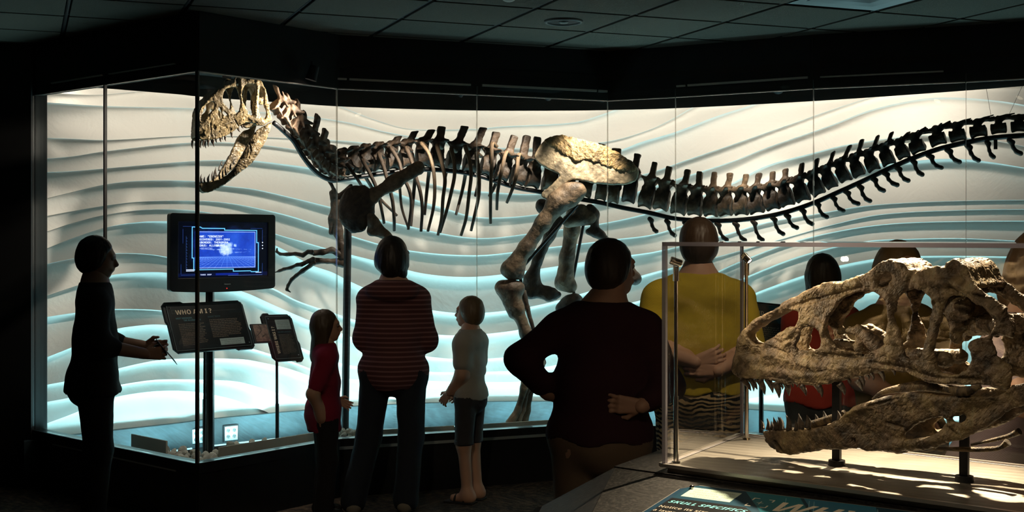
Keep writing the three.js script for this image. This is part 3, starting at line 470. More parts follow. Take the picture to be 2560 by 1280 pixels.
// upright frame of a skull: t along the head, y up, w towards the near side
function headFrame(Ox, Od, ex, ed, W) {
  const L = Math.hypot(ex, ed); ex /= L; ed /= L; const nX = ed, nD = -ex;
  const loc = (px, py, w = null) => { const k = (px - CX) / FOCAL; let t = 0.4; for (let i = 0; i < 5; i++) { const q = w === null ? W(t) : w; t = (k * (Od + nD * q) - (Ox + nX * q)) / (ex - k * ed); } const q = w === null ? W(t) : w; return [t, yAt(py, Od + ed * t + nD * q)]; };
  return { loc, angle: -Math.atan2(-ed, ex) * -1, pos: [Ox, 0, -Od], ex, ed };
}
function headMesh(o) {                                           // thin side walls, roof and cross members of a skull or jaw
  const [lo, hi] = [[1e9, 1e9], [-1e9, -1e9]];
  for (const p of o.outer) for (let i = 0; i < 2; i++) { lo[i] = Math.min(lo[i], p[i] - 0.03); hi[i] = Math.max(hi[i], p[i] + 0.03); }
  const So = polySdf([o.outer], lo, hi, o.grid), Sh = (o.holes || []).length ? polySdf(o.holes, lo, hi, o.grid) : null, open = o.open ?? 0.005, S = Sh ? (x, y) => Math.max(So(x, y), open - Sh(x, y)) : So, roofD = o.roof ? strokeD(o.roof) : null, strokes = (o.strokes || []).map((s) => ({ ...s, d: strokeD(s.pts) }));
  const reliefAt = (t, y) => { let h = 0; for (const s of strokes) { const d = s.d(t, y); if (d < s.r * 2.2) h += s.h * Math.exp(-d * d / (s.r * s.r)); } return h; };
  const f = (t, y, w) => {
    const q = Math.abs(w), W = o.W(t, y), s = S(t, y);
    let d1 = Math.abs(q - W) - o.T; if (d1 < 0.03 && s < 0.03) d1 -= reliefAt(t, y) * (q > W ? 1 : 0.2);
    let d = smax(s, d1, o.round);
    if (roofD) d = smin(d, smax(smax(roofD(t, y) - o.roofT, q - W, 0.012), So(t, y), 0.008), 0.009);
    for (const e of o.extra || []) d = smin(d, e(t, y, q), 0.008);
    if (d < 0.02) d += o.noise(t, y, w);
    return d;
  };
  const wm = o.wMax + 0.04;
  return nets(f, [lo[0], lo[1], -wm], [hi[0], hi[1], wm], o.cell, (x, y, z) => [x * 1 + z * 0.35, y + z * 0.45], 2.2);
}
function tooth(base, tip, r, bend) {                             // curved, slightly flattened spike
  const mid = base.clone().lerp(tip, 0.55).add(bend);
  return sweep([base, mid, tip], [r, r * 0.72, r * 0.12], 9, 0.7, null, 9);
}
function plate(poly, D, thick, opt = {}) {                       // flat bone traced in the frame, at depth D, in world coordinates
  const P = rounded(poly.map(([x, y]) => { const p = at(x, y, D); return [p.x, p.y]; }), 1), lo = [1e9, 1e9], hi = [-1e9, -1e9];
  for (const p of P) for (let i = 0; i < 2; i++) { lo[i] = Math.min(lo[i], p[i] - 0.02); hi[i] = Math.max(hi[i], p[i] + 0.02); }
  const S = polySdf([P], lo, hi, 0.005), bow = opt.bow || (() => 0), rough = opt.rough || 0.002;
  const f = (x, y, z) => { const d = smax(S(x, y), Math.abs(z + D - bow(x, y)) - thick, opt.round || 0.02); return d < 0.03 ? d + rough * fbm(x * 22, y * 22, z * 22, 4) * 2 + (opt.ridge ? opt.ridge(x, y) : 0) : d; };
  return nets(f, [lo[0], lo[1], -D - thick - 0.09], [hi[0], hi[1], -D + thick + 0.09], opt.cell || 0.006, null, 2);
}
function boneField(prims, k, pad = 0.02, cell = 0.006, rough = 0.0022) {   // prims: [[a, b, ra, rb, flatN?, flatK?], ...] with Vector3 ends
  const list = prims.map(([a, b, ra, rb, n, q]) => cap(a.toArray(), b.toArray(), ra, rb, n ? n.toArray() : null, q));
  const pts = prims.flatMap(([a, b, ra, rb]) => { const r = Math.max(ra, rb); return [a, b].flatMap((p) => [[p.x - r, p.y - r, p.z - r], [p.x + r, p.y + r, p.z + r]]); });
  const [lo, hi] = bounds(pts, pad), u = union(list, k);
  return nets((x, y, z) => { const d = u(x, y, z); return d < 0.02 ? d + rough * fbm(x * 26, y * 26, z * 26, 3) * 2 : d; }, lo, hi, cell, null, 1.6);
}
function vertebraMesh(o) {                                       // local axes: x along the spine (tailwards), y dorsal, z sideways
  const h = o.L / 2, R = o.R, tall = o.tall || 1.1, up = R * tall;
  const centrum = (x, y, z) => { const q = clamp(x / h, -1.2, 1.2), r = 0.74 + 0.26 * q * q, rad = Math.hypot(y / tall, z) - R * r; return smax(Math.abs(x) - h, rad * 0.9, 0.012); };
  const p = [cap([0, up * 0.8, 0], [0, up + R * 0.75, 0], R * 0.62, R * 0.5)];
  const tipX = o.lean, tipY = o.hs, w0 = o.w0, w1 = o.w1, bt = o.blade || 0.3;
  const blade = (x, y, z) => { const t = clamp((y - up) / (tipY - up), 0, 1), cx = lerp(0.1 * h, tipX, t), w = lerp(w0, w1, smooth(0, 1, t)), th = R * bt * (0.75 + 0.55 * t * t); const dx = Math.abs(x - cx) - w, dz = Math.abs(z) - th, dy = Math.max(y - tipY, up * 0.7 - y); return smax(smax(dx, dz, 0.012), dy, 0.01) * 0.85; };
  const tr = o.trans, ty = up + R * 0.55;
  if (tr) p.push(cap([0, ty, 0], [o.transX, ty + o.transY, tr], R * 0.36, R * 0.2, [0, 1, 0], 0.6), cap([0, ty, 0], [o.transX, ty + o.transY, -tr], R * 0.36, R * 0.2, [0, 1, 0], 0.6));
  const zy = o.zyg || 1;
  for (const s of [-1, 1]) p.push(cap([-h * 0.3, up + R * 0.6, s * R * 0.4], [-h * 1.25 * zy, up + R * 0.85, s * R * 0.55], R * 0.22, R * 0.15), cap([h * 0.3, up + R * 0.7, s * R * 0.35], [h * 1.15 * zy, up + R * 1.05, s * R * 0.45], R * 0.2, R * 0.14));
  for (const e of o.more || []) p.push(e);
  const u = union(p, R * 0.35), ns = o.seed;
  const f = (x, y, z) => { let d = smin(smin(centrum(x, y, z), u(x, y, z), R * 0.3), blade(x, y, z), R * 0.3); return d < 0.02 ? d + 0.0035 * fbm(x * 24 + ns, y * 24, z * 24, 3) * 1.8 : d; };
  const wz = Math.max(R, tr || 0, o.wide || 0) + 0.025, xx = Math.max(h * 1.3 * zy, Math.abs(tipX) + w1, w0 + 0.1 * h, o.long || 0) + 0.025;
  return nets(f, [-xx, -up - 0.02, -wz], [xx, Math.max(tipY, up + R * 1.3, o.high || 0) + 0.02, wz], o.cell || 0.0058, null, 1.6);
}

// ---------- the mounted skeleton ----------
const spineD = curve1([[470, 7.72], [580, 7.95], [690, 8.1], [850, 8.6], [1000, 8.85], [1192, 9.02], [1450, 9.22], [1690, 9.08], [2035, 8.6], [2415, 8.12], [2560, 7.96], [2750, 7.78]]);
const skel = thing('allosaurus_skeleton', 'dark mounted skeleton of a long-tailed predatory dinosaur striding behind the glass', 'skeleton', [(1450 - CX) / FOCAL * 9.22, H_BED, -9.22]);
const dino = (name, geo, mat) => part(name, geo.translate(-skel.position.x, -skel.position.y, -skel.position.z), mat, skel);
const ZA = px2(440, 160, 3.556), ZB = px2(840, 280, 3.2), K8 = px2(1500, 200, 2.415), ZD = px2(1220, 420, 1.882), ZE = px2(640, 420, 3.368), K3 = px2(460, 170, 3.877);
const sp = ([x, y], off = 0) => at(x, y, spineD(x) + off);
{ // vertebral column
  const list = [];
  const neck = [[880, 190, 855, 440], [985, 258, 925, 520], [1082, 325, 1000, 610], [1140, 420, 1065, 700], [1262, 452, 1125, 790], [1332, 585, 1195, 870], [1345, 665, 1262, 945], [1400, 720, 1345, 1000], [1480, 758, 1440, 1030]].map(([a, b, c, d]) => [ZA(a, b), ZA(c, d), 'neck']);
  const back = [[60, 292, 75, 520], [150, 275, 160, 505], [245, 255, 250, 490], [345, 238, 345, 480], [500, 192, 455, 468], [635, 152, 570, 455], [762, 142, 690, 445], [847, 116, 800, 450], [1030, 112, 930, 468], [1180, 125, 1060, 490], [1282, 158, 1190, 520], [1430, 190, 1310, 555], [1530, 188, 1440, 592], [1612, 198, 1560, 612]].map(([a, b, c, d]) => [ZB(a, b), ZB(c, d), 'back']);
  const hip = [[1760, 215, 1690, 640], [1900, 225, 1830, 668], [2030, 240, 1980, 690], [2130, 258, 2110, 715], [2245, 292, 2215, 738]].map(([a, b, c, d]) => [ZB(a, b), ZB(c, d), 'hip']);
  const tail = [[230, 448, 168, 748], [332, 495, 265, 778], [420, 522, 362, 792], [532, 540, 468, 815], [606, 552, 570, 825], [692, 552, 668, 830], [787, 562, 760, 828], [885, 567, 855, 822], [960, 562, 950, 812], [1045, 553, 1050, 790], [1120, 537, 1140, 765], [1222, 502, 1235, 738], [1312, 472, 1330, 700], [1410, 432, 1410, 660], [1510, 395, 1490, 620], [1586, 355, 1572, 588], [1680, 332, 1660, 552], [1763, 315, 1750, 515], [1866, 312, 1840, 480], [1956, 302, 1930, 442], [2092, 272, 2050, 400], [2205, 252, 2165, 375], [2342, 232, 2290, 348], [2466, 222, 2410, 328], [2575, 235, 2530, 318], [2680, 235, 2650, 312]].map(([a, b, c, d]) => [K8(a, b), K8(c, d), 'tail']);
  list.push(...neck, ...back, ...hip, ...tail);
  const base = list.map(([, c]) => sp(c));
  list.forEach(([tip, cb, kind], i) => {
    const b0 = base[Math.max(0, i - 1)], b1 = base[Math.min(list.length - 1, i + 1)], t = b1.clone().sub(b0), gap = t.length() / (i && i < list.length - 1 ? 2 : 1); t.normalize();
    const B = base[i], T = at(tip[0], tip[1], spineD(cb[0]));
    let u = T.clone().sub(B); u.addScaledVector(t, -u.dot(t)).normalize(); const s = t.clone().cross(u);
    const total = T.clone().sub(B).dot(u), k = kind === 'tail' ? (i - 28) / 26 : 0;
    const R = kind === 'neck' ? 0.049 : kind === 'back' ? lerp(0.06, 0.072, (i - 9) / 13) : kind === 'hip' ? 0.07 : lerp(0.076, 0.036, k);
    const tall = kind === 'tail' ? lerp(1.12, 1.0, k) : 1.08, C = B.clone().addScaledVector(u, R * tall * 0.96);
    const lean = clamp(T.clone().sub(C).dot(t), -0.16, 0.16), hs = Math.max(R * 1.9, T.clone().sub(C).dot(u));
    const o = { L: gap * (kind === 'tail' ? 0.8 : kind === 'back' ? 0.8 : 0.76), R, tall, hs, lean, seed: i * 3.7, cell: 0.0056 };
    if (kind === 'neck') Object.assign(o, { w0: gap * 0.3, w1: gap * 0.24, blade: 0.36, trans: R * 1.5, transX: gap * 0.15, transY: -R * 1.0, zyg: 1.35, wide: R * 1.7, more: [cap([gap * 0.2, R * 1.6, R * 0.5], [gap * 0.62, R * 2.1, R * 0.95], R * 0.3, R * 0.22), cap([gap * 0.2, R * 1.6, -R * 0.5], [gap * 0.62, R * 2.1, -R * 0.95], R * 0.3, R * 0.22), cap([0, -R * 0.3, R * 0.9], [gap * 0.7, -R * 0.75, R * 1.15], R * 0.24, R * 0.1)], long: gap * 0.8 });
    else if (kind === 'back') Object.assign(o, { w0: 0.032, w1: 0.027, blade: 0.26, trans: R * 2.1, transX: gap * 0.3, transY: R * 0.35, zyg: 0.95 });
    else if (kind === 'hip') Object.assign(o, { w0: gap * 0.4, w1: gap * 0.34, blade: 0.25, trans: R * 2.0, transX: 0, transY: 0 });
    else Object.assign(o, { w0: lerp(0.024, 0.014, k), w1: lerp(0.023, 0.012, k), blade: lerp(0.28, 0.34, k), trans: lerp(R * 2.1, R * 1.0, k) * (i > 48 ? 0.4 : 1), transX: gap * 0.42, transY: R * 0.3, zyg: lerp(0.9, 2.0, k) });
    const g = vertebraMesh(o); g.applyMatrix4(new THREE.Matrix4().makeBasis(t, u, s).setPosition(C));
    const tanTip = kind === 'tail' && i > 28 && i < 36;
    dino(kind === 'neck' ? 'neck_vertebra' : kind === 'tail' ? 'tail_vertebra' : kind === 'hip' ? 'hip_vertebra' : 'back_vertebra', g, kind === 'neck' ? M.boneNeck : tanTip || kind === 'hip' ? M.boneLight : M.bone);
  });
}
{ // ribs: near set bulging towards the glass, far set behind
  const near = [[[90, 420], [160, 520], [235, 640]], [[215, 385], [270, 490], [320, 600], [352, 720], [385, 890]], [[345, 335], [385, 450], [415, 560], [450, 700], [465, 850], [466, 950]], [[440, 285], [500, 390], [535, 505], [590, 640], [602, 740], [578, 940]], [[565, 285], [605, 390], [640, 520], [672, 630], [690, 760], [680, 955]], [[685, 250], [742, 330], [777, 450], [790, 600], [780, 760], [735, 955]], [[812, 262], [845, 400], [872, 540], [855, 700], [845, 850], [815, 985]], [[925, 290], [946, 400], [948, 510], [920, 650], [882, 800], [832, 965]], [[1035, 268], [1066, 380], [1081, 500], [1065, 650], [1040, 850], [1000, 988]], [[1125, 330], [1138, 440], [1146, 560], [1140, 680], [1108, 830], [1080, 950]], [[1250, 250], [1247, 400], [1240, 540], [1236, 700], [1236, 892]], [[1365, 320], [1332, 440], [1310, 540], [1292, 650], [1286, 782]], [[1465, 340], [1450, 460], [1430, 560], [1402, 640], [1366, 726]]];
  const far = [[[180, 420], [260, 560], [340, 680], [490, 830]], [[480, 400], [508, 580], [525, 760], [578, 930]], [[640, 430], [632, 540], [615, 720], [600, 912]], [[750, 420], [742, 500], [725, 650], [710, 822]], [[880, 380], [882, 470], [876, 520]], [[1040, 420], [1032, 520], [1008, 640], [960, 822]], [[1160, 430], [1150, 520], [1130, 610], [1114, 672]], [[1290, 500], [1283, 560], [1252, 630], [1225, 672]], [[975, 330], [968, 400], [965, 445]]];
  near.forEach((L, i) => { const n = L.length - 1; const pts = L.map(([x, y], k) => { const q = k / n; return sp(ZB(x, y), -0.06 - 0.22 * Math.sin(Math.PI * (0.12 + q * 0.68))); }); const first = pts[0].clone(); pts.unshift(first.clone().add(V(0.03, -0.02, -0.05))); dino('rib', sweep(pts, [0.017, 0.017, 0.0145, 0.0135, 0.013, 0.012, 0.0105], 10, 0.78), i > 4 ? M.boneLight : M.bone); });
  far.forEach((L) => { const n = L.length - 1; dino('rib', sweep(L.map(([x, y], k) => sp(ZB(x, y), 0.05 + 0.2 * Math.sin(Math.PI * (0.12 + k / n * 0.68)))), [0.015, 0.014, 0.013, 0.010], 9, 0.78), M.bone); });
  // chevrons under the tail
  const chev = [[305, 838, 341, 916], [405, 850, 452, 940], [512, 858, 545, 930], [600, 860, 655, 950], [710, 865, 766, 968], [820, 865, 876, 970], [928, 853, 982, 968], [1048, 832, 1106, 932], [1130, 815, 1190, 895], [1222, 782, 1282, 872], [1312, 745, 1370, 830], [1408, 708, 1470, 792], [1488, 673, 1560, 750], [1570, 640, 1630, 733], [1653, 595, 1714, 670], [1722, 560, 1795, 636], [1798, 528, 1862, 610], [1893, 488, 1946, 574], [1990, 455, 2062, 532], [2103, 422, 2172, 497], [2223, 395, 2286, 488], [2340, 375, 2376, 468], [2478, 365, 2540, 446], [2590, 360, 2650, 430]];
  for (const [a, b, c, d] of chev) {
    const A = K8(a, b), C = K8(c, d), p = (u, v) => sp([lerp(A[0], C[0], u), lerp(A[1], C[1], v)]);
    dino('chevron', boneField([[p(-0.15, 0), p(0.25, 0.12), 0.016, 0.014], [p(0.05, 0.1), p(0.28, 0.55), 0.013, 0.0105], [p(0.28, 0.55), p(0.62, 0.85), 0.0105, 0.012], [p(0.62, 0.85), p(0.98, 0.97), 0.013, 0.0165]], 0.014, 0.02, 0.005, 0.0014), M.bone);
  }
}
{ // steel armature
  const line = [ZA(868, 520), ZA(950, 590), ZA(1050, 690), ZA(1115, 800), ZA(1200, 915), ZA(1290, 995), ZA(1390, 1035), ZB(0, 547), ZB(100, 532), ZB(300, 502), ZB(450, 482), ZB(600, 466), ZB(720, 460), ZB(900, 470), ZB(1000, 480), ZB(1150, 512), ZB(1300, 560), ZB(1450, 606), ZB(1650, 642), ZB(1850, 680), K8(0, 740), K8(130, 770), K8(300, 802), K8(450, 836), K8(650, 850), K8(830, 846), K8(1000, 825), K8(1150, 790), K8(1300, 738), K8(1450, 672), K8(1600, 604), K8(1750, 532), K8(1900, 468), K8(2050, 415), K8(2200, 380), K8(2350, 352), K8(2560, 335), K8(2680, 330)];
  dino('support_rod', sweep(line.map((p) => sp(p)), [0.017, 0.017], 8, 1, null, 160), M.metalBlack);
  const D = 8.6, post = (a, b, r) => dino('support_post', rod(at(...a, D), at(...b, D), r, r, 4), M.metalBlack);
  post([871, 480], [862, 1108], 0.026);
  const tailPeg = K8(2388, 352), peg = K8(2388, 418); dino('support_peg', rod(sp(tailPeg), sp(peg), 0.012), M.metalBlack);
  for (const [a, b] of [[[2325, 12], [2365, 240]], [[2548, 40], [2468, 212]]]) { const A = K8(...a), B = K8(...b), d = spineD(B[0]); const p0 = at(B[0], B[1], d), p1 = at(A[0], A[1], d + 0.1); const k = (H_SOFFIT - p0.y) / (p1.y - p0.y); dino('hanging_wire', rod(p0, p0.clone().lerp(p1, Math.max(1, k)), 0.0012, 0.0012, 5), M.metalBlack); }
}
{ // shoulder girdle and arms
  const d0 = 8.38, q = (x, y, off = 0) => at(...ZB(x, y), d0 + off), n = V(0, 0, 1);
  dino('shoulder_blade', boneField([[q(655, 448), q(470, 560), 0.047, 0.041, n, 0.5], [q(470, 560), q(290, 672), 0.041, 0.036, n, 0.55], [q(290, 672), q(200, 740), 0.04, 0.07, n, 0.5]], 0.03), M.boneLight);
  dino('coracoid', boneField([[q(170, 690), q(150, 790), 0.075, 0.09, n, 0.42], [q(230, 700), q(180, 830), 0.06, 0.055, n, 0.45], [q(110, 720), q(120, 850), 0.05, 0.05, n, 0.45], [q(160, 860), q(165, 905), 0.04, 0.028, n, 0.5], [q(255, 770), q(270, 800), 0.03, 0.02]], 0.04), M.bone);
  dino('upper_arm', boneField([[q(262, 822), q(300, 880), 0.036, 0.034], [q(300, 880), q(400, 985), 0.03, 0.026], [q(400, 985), q(500, 1080), 0.026, 0.034], [q(290, 890), q(282, 958), 0.026, 0.022], [q(282, 958), q(350, 985), 0.022, 0.014]], 0.03), M.boneLight);
  const e = at(1000, 625, d0 - 0.02), wr = at(978, 720, d0 - 0.12);
  dino('forearm', boneField([[e, wr, 0.026, 0.02], [e.clone().add(V(0.04, -0.02, 0)), wr.clone().add(V(0.03, 0, 0)), 0.022, 0.017]], 0.02), M.bone);
  for (const [x, y] of [[950, 800], [972, 815], [994, 800]]) dino('hand_bone', boneField([[wr, at(x, y - 30, d0 - 0.15), 0.016, 0.013], [at(x, y - 30, d0 - 0.15), at(x, y + 25, d0 - 0.12), 0.013, 0.005]], 0.014), M.bone);
  // far arm, reaching forward
  const D = 8.82, z = (x, y, off = 0) => at(...ZE(x, y), D + off);
  dino('wishbone', boneField([[z(618, 105), z(690, 250), 0.013, 0.015], [z(690, 250), z(790, 190), 0.015, 0.02], [z(632, 205), z(655, 300), 0.013, 0.022], [z(700, 240), z(800, 150), 0.016, 0.014]], 0.016), M.bone);
  dino('coracoid', boneField([[z(660, 300), z(665, 420), 0.028, 0.03, n, 0.6], [z(650, 430), z(640, 540), 0.03, 0.022, n, 0.6], [z(700, 290), z(740, 430), 0.03, 0.035, n, 0.6]], 0.03), M.bone);
  dino('upper_arm', boneField([[z(690, 440), z(690, 540), 0.03, 0.034], [z(690, 540), z(720, 650), 0.03, 0.024], [z(720, 650), z(728, 760), 0.024, 0.032]], 0.03), M.bone);
  dino('forearm', boneField([[z(735, 745), z(640, 690, -0.03), 0.026, 0.02], [z(640, 690, -0.03), z(560, 708, -0.05), 0.019, 0.018], [z(560, 708, -0.05), z(490, 715, -0.08), 0.018, 0.022]], 0.018), M.bone);
  dino('forearm', boneField([[z(728, 800), z(690, 800), 0.034, 0.026], [z(690, 790), z(600, 785, -0.03), 0.024, 0.015], [z(600, 785, -0.03), z(500, 785, -0.07), 0.016, 0.026]], 0.02), M.bone);
  const F = [[[470, 710], [440, 705], [395, 735], [330, 722], [260, 728], [205, 725], [175, 705], [177, 678]], [[480, 770], [440, 785], [385, 812], [345, 815], [290, 842], [235, 852], [195, 868], [158, 880]], [[485, 800], [455, 822], [390, 868], [340, 905], [300, 940], [270, 990], [258, 1025], [290, 1046]]];
  F.forEach((L) => { const P = L.map(([x, y]) => z(x, y, -0.1)), cut = [[0, 2], [2, 4], [4, 6], [5, 7]]; cut.forEach(([a, b], k) => { const pr = []; for (let i = a; i < b; i++) pr.push([P[i], P[i + 1], i === a ? 0.02 - 0.003 * k : 0.0135 - 0.002 * k, i + 1 === b ? (k === 3 ? 0.005 : 0.0175 - 0.003 * k) : 0.0135 - 0.002 * k]); dino(k === 3 ? 'claw' : 'finger_bone', boneField(pr, 0.012, 0.015, 0.0045, 0.0016), M.bone); }); });
}
{ // hips and legs
  const n = V(0, 0, 1), DI = 9.02, rough = (x, y) => -0.009 * fbm(x * 44, y * 28, 3, 4);
  const bow = (x, y) => 0.02 * Math.sin((x - 0.2) * 3.2);
  const il = [[1588, 345], [1640, 245], [1720, 207], [1800, 192], [1900, 207], [2000, 237], [2100, 262], [2190, 302], [2300, 362], [2400, 432], [2425, 475], [2405, 545], [2350, 578], [2250, 588], [2150, 578], [2050, 572], [1980, 552], [1900, 540], [1850, 560], [1805, 600], [1795, 680], [1765, 705], [1690, 700], [1640, 680], [1650, 640], [1720, 590], [1788, 520], [1780, 492], [1700, 462], [1640, 425], [1590, 375]].map(([x, y]) => ZB(x, y));
  const crest = [[1645, 243], [1720, 200], [1800, 185], [1900, 200], [2000, 230], [2100, 255], [2190, 295], [2300, 355], [2400, 425], [2410, 480], [2330, 485], [2230, 460], [2150, 440], [2080, 400], [2000, 385], [1925, 400], [1855, 370], [1790, 320], [1725, 270]].map(([x, y]) => ZB(x, y));
  const ilium = dino('ilium', plate(il, DI, 0.03, { bow, rough: 0.003, round: 0.014, cell: 0.005 }), M.bonePale);
  const cr = part('ilium_crest', plate(crest, DI - 0.008, 0.034, { bow, rough: 0.005, ridge: rough, round: 0.016, cell: 0.0045 }).translate(-skel.position.x, -skel.position.y, -skel.position.z), std({ color: lin(0.44, 0.31, 0.14), roughness: 0.7, map: boneTint, bumpMap: boneBump, bumpScale: 0.008 }), ilium); tag(cr, 'rough golden brown upper edge');
  dino('ilium', plate(il.map(([x, y]) => [x + 6, y + 2]), 9.42, 0.03, { rough: 0.003, round: 0.03, cell: 0.009 }), M.boneLight);
  const a = (x, y, off = 0) => at(...ZD(x, y), 9.0 + off);
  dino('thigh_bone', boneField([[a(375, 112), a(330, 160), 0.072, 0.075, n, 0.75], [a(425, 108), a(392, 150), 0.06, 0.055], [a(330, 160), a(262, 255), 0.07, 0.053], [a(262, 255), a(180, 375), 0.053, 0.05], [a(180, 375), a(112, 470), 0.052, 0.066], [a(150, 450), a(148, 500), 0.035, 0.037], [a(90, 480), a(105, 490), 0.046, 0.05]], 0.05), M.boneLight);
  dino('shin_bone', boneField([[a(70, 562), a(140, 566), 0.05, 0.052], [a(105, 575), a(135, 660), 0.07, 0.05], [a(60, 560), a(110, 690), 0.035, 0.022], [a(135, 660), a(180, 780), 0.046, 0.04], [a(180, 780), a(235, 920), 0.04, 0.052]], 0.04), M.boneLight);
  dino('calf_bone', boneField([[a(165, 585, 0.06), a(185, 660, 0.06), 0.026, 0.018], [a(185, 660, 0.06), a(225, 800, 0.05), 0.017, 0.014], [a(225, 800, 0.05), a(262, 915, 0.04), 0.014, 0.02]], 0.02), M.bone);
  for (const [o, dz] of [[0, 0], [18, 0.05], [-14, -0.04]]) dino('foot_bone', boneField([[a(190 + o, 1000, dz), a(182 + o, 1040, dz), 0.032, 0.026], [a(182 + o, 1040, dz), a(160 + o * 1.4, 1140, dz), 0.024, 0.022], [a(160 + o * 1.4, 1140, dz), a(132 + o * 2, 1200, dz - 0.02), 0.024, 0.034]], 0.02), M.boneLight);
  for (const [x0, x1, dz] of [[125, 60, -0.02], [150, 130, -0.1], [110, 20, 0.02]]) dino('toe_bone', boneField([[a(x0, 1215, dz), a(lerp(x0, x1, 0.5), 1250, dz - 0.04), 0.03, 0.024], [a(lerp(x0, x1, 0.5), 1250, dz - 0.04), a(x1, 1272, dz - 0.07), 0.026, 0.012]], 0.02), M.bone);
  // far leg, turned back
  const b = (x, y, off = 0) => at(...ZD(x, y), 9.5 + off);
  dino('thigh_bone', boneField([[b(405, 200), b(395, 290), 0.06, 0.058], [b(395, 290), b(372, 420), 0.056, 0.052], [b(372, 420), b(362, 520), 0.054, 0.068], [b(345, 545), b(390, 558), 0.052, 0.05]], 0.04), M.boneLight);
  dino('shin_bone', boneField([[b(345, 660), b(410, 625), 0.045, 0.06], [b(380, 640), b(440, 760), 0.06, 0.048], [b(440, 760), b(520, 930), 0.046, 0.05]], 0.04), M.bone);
  for (const dz of [-0.04, 0.04]) dino('foot_bone', boneField([[b(520, 940, dz), b(500, 1120, dz), 0.03, 0.026], [b(500, 1120, dz), b(490, 1215, dz), 0.026, 0.034]], 0.02), M.bone);
  // pubis with its boot, ischium
  const c = (x, y, off = 0) => at(...ZD(x, y), 9.24 + off);
  dino('pubis', boneField([[c(255, 178), c(310, 185), 0.04, 0.045, n, 0.8], [c(255, 178), c(270, 220), 0.04, 0.03], [c(330, 250), c(290, 320), 0.04, 0.036], [c(290, 320), c(235, 430), 0.034, 0.032], [c(235, 430), c(205, 520), 0.034, 0.046], [c(205, 530), c(195, 575), 0.055, 0.052, n, 0.6], [c(215, 572), c(290, 592), 0.055, 0.04, n, 0.6], [c(290, 592), c(330, 598), 0.04, 0.022, n, 0.6]], 0.04), M.bone);
  dino('pubis', boneField([[c(380, 250), c(480, 235), 0.05, 0.05], [c(440, 200), c(480, 230), 0.05, 0.045]], 0.04), M.boneLight);
  dino('ischium', boneField([[c(480, 195), c(500, 215), 0.04, 0.035], [c(498, 215), c(505, 300), 0.034, 0.032], [c(475, 300), c(530, 315), 0.026, 0.03], [c(520, 305), c(590, 375), 0.03, 0.026], [c(590, 375), c(655, 460), 0.024, 0.026], [c(655, 460), c(692, 520), 0.03, 0.05]], 0.03), M.bone);
  const steel = (p, q2, r = 0.012) => dino('support_rod', rod(p, q2, r), M.metalBlack);
  steel(a(420, 175, 0.09), a(160, 470, 0.09)); steel(a(150, 500, 0.07), a(165, 600, 0.07)); steel(b(452, 250, 0.08), b(400, 520, 0.08)); steel(b(400, 560, 0.02), b(410, 640, 0.02)); steel(c(300, 330, 0.06), c(235, 470, 0.06), 0.009);
}
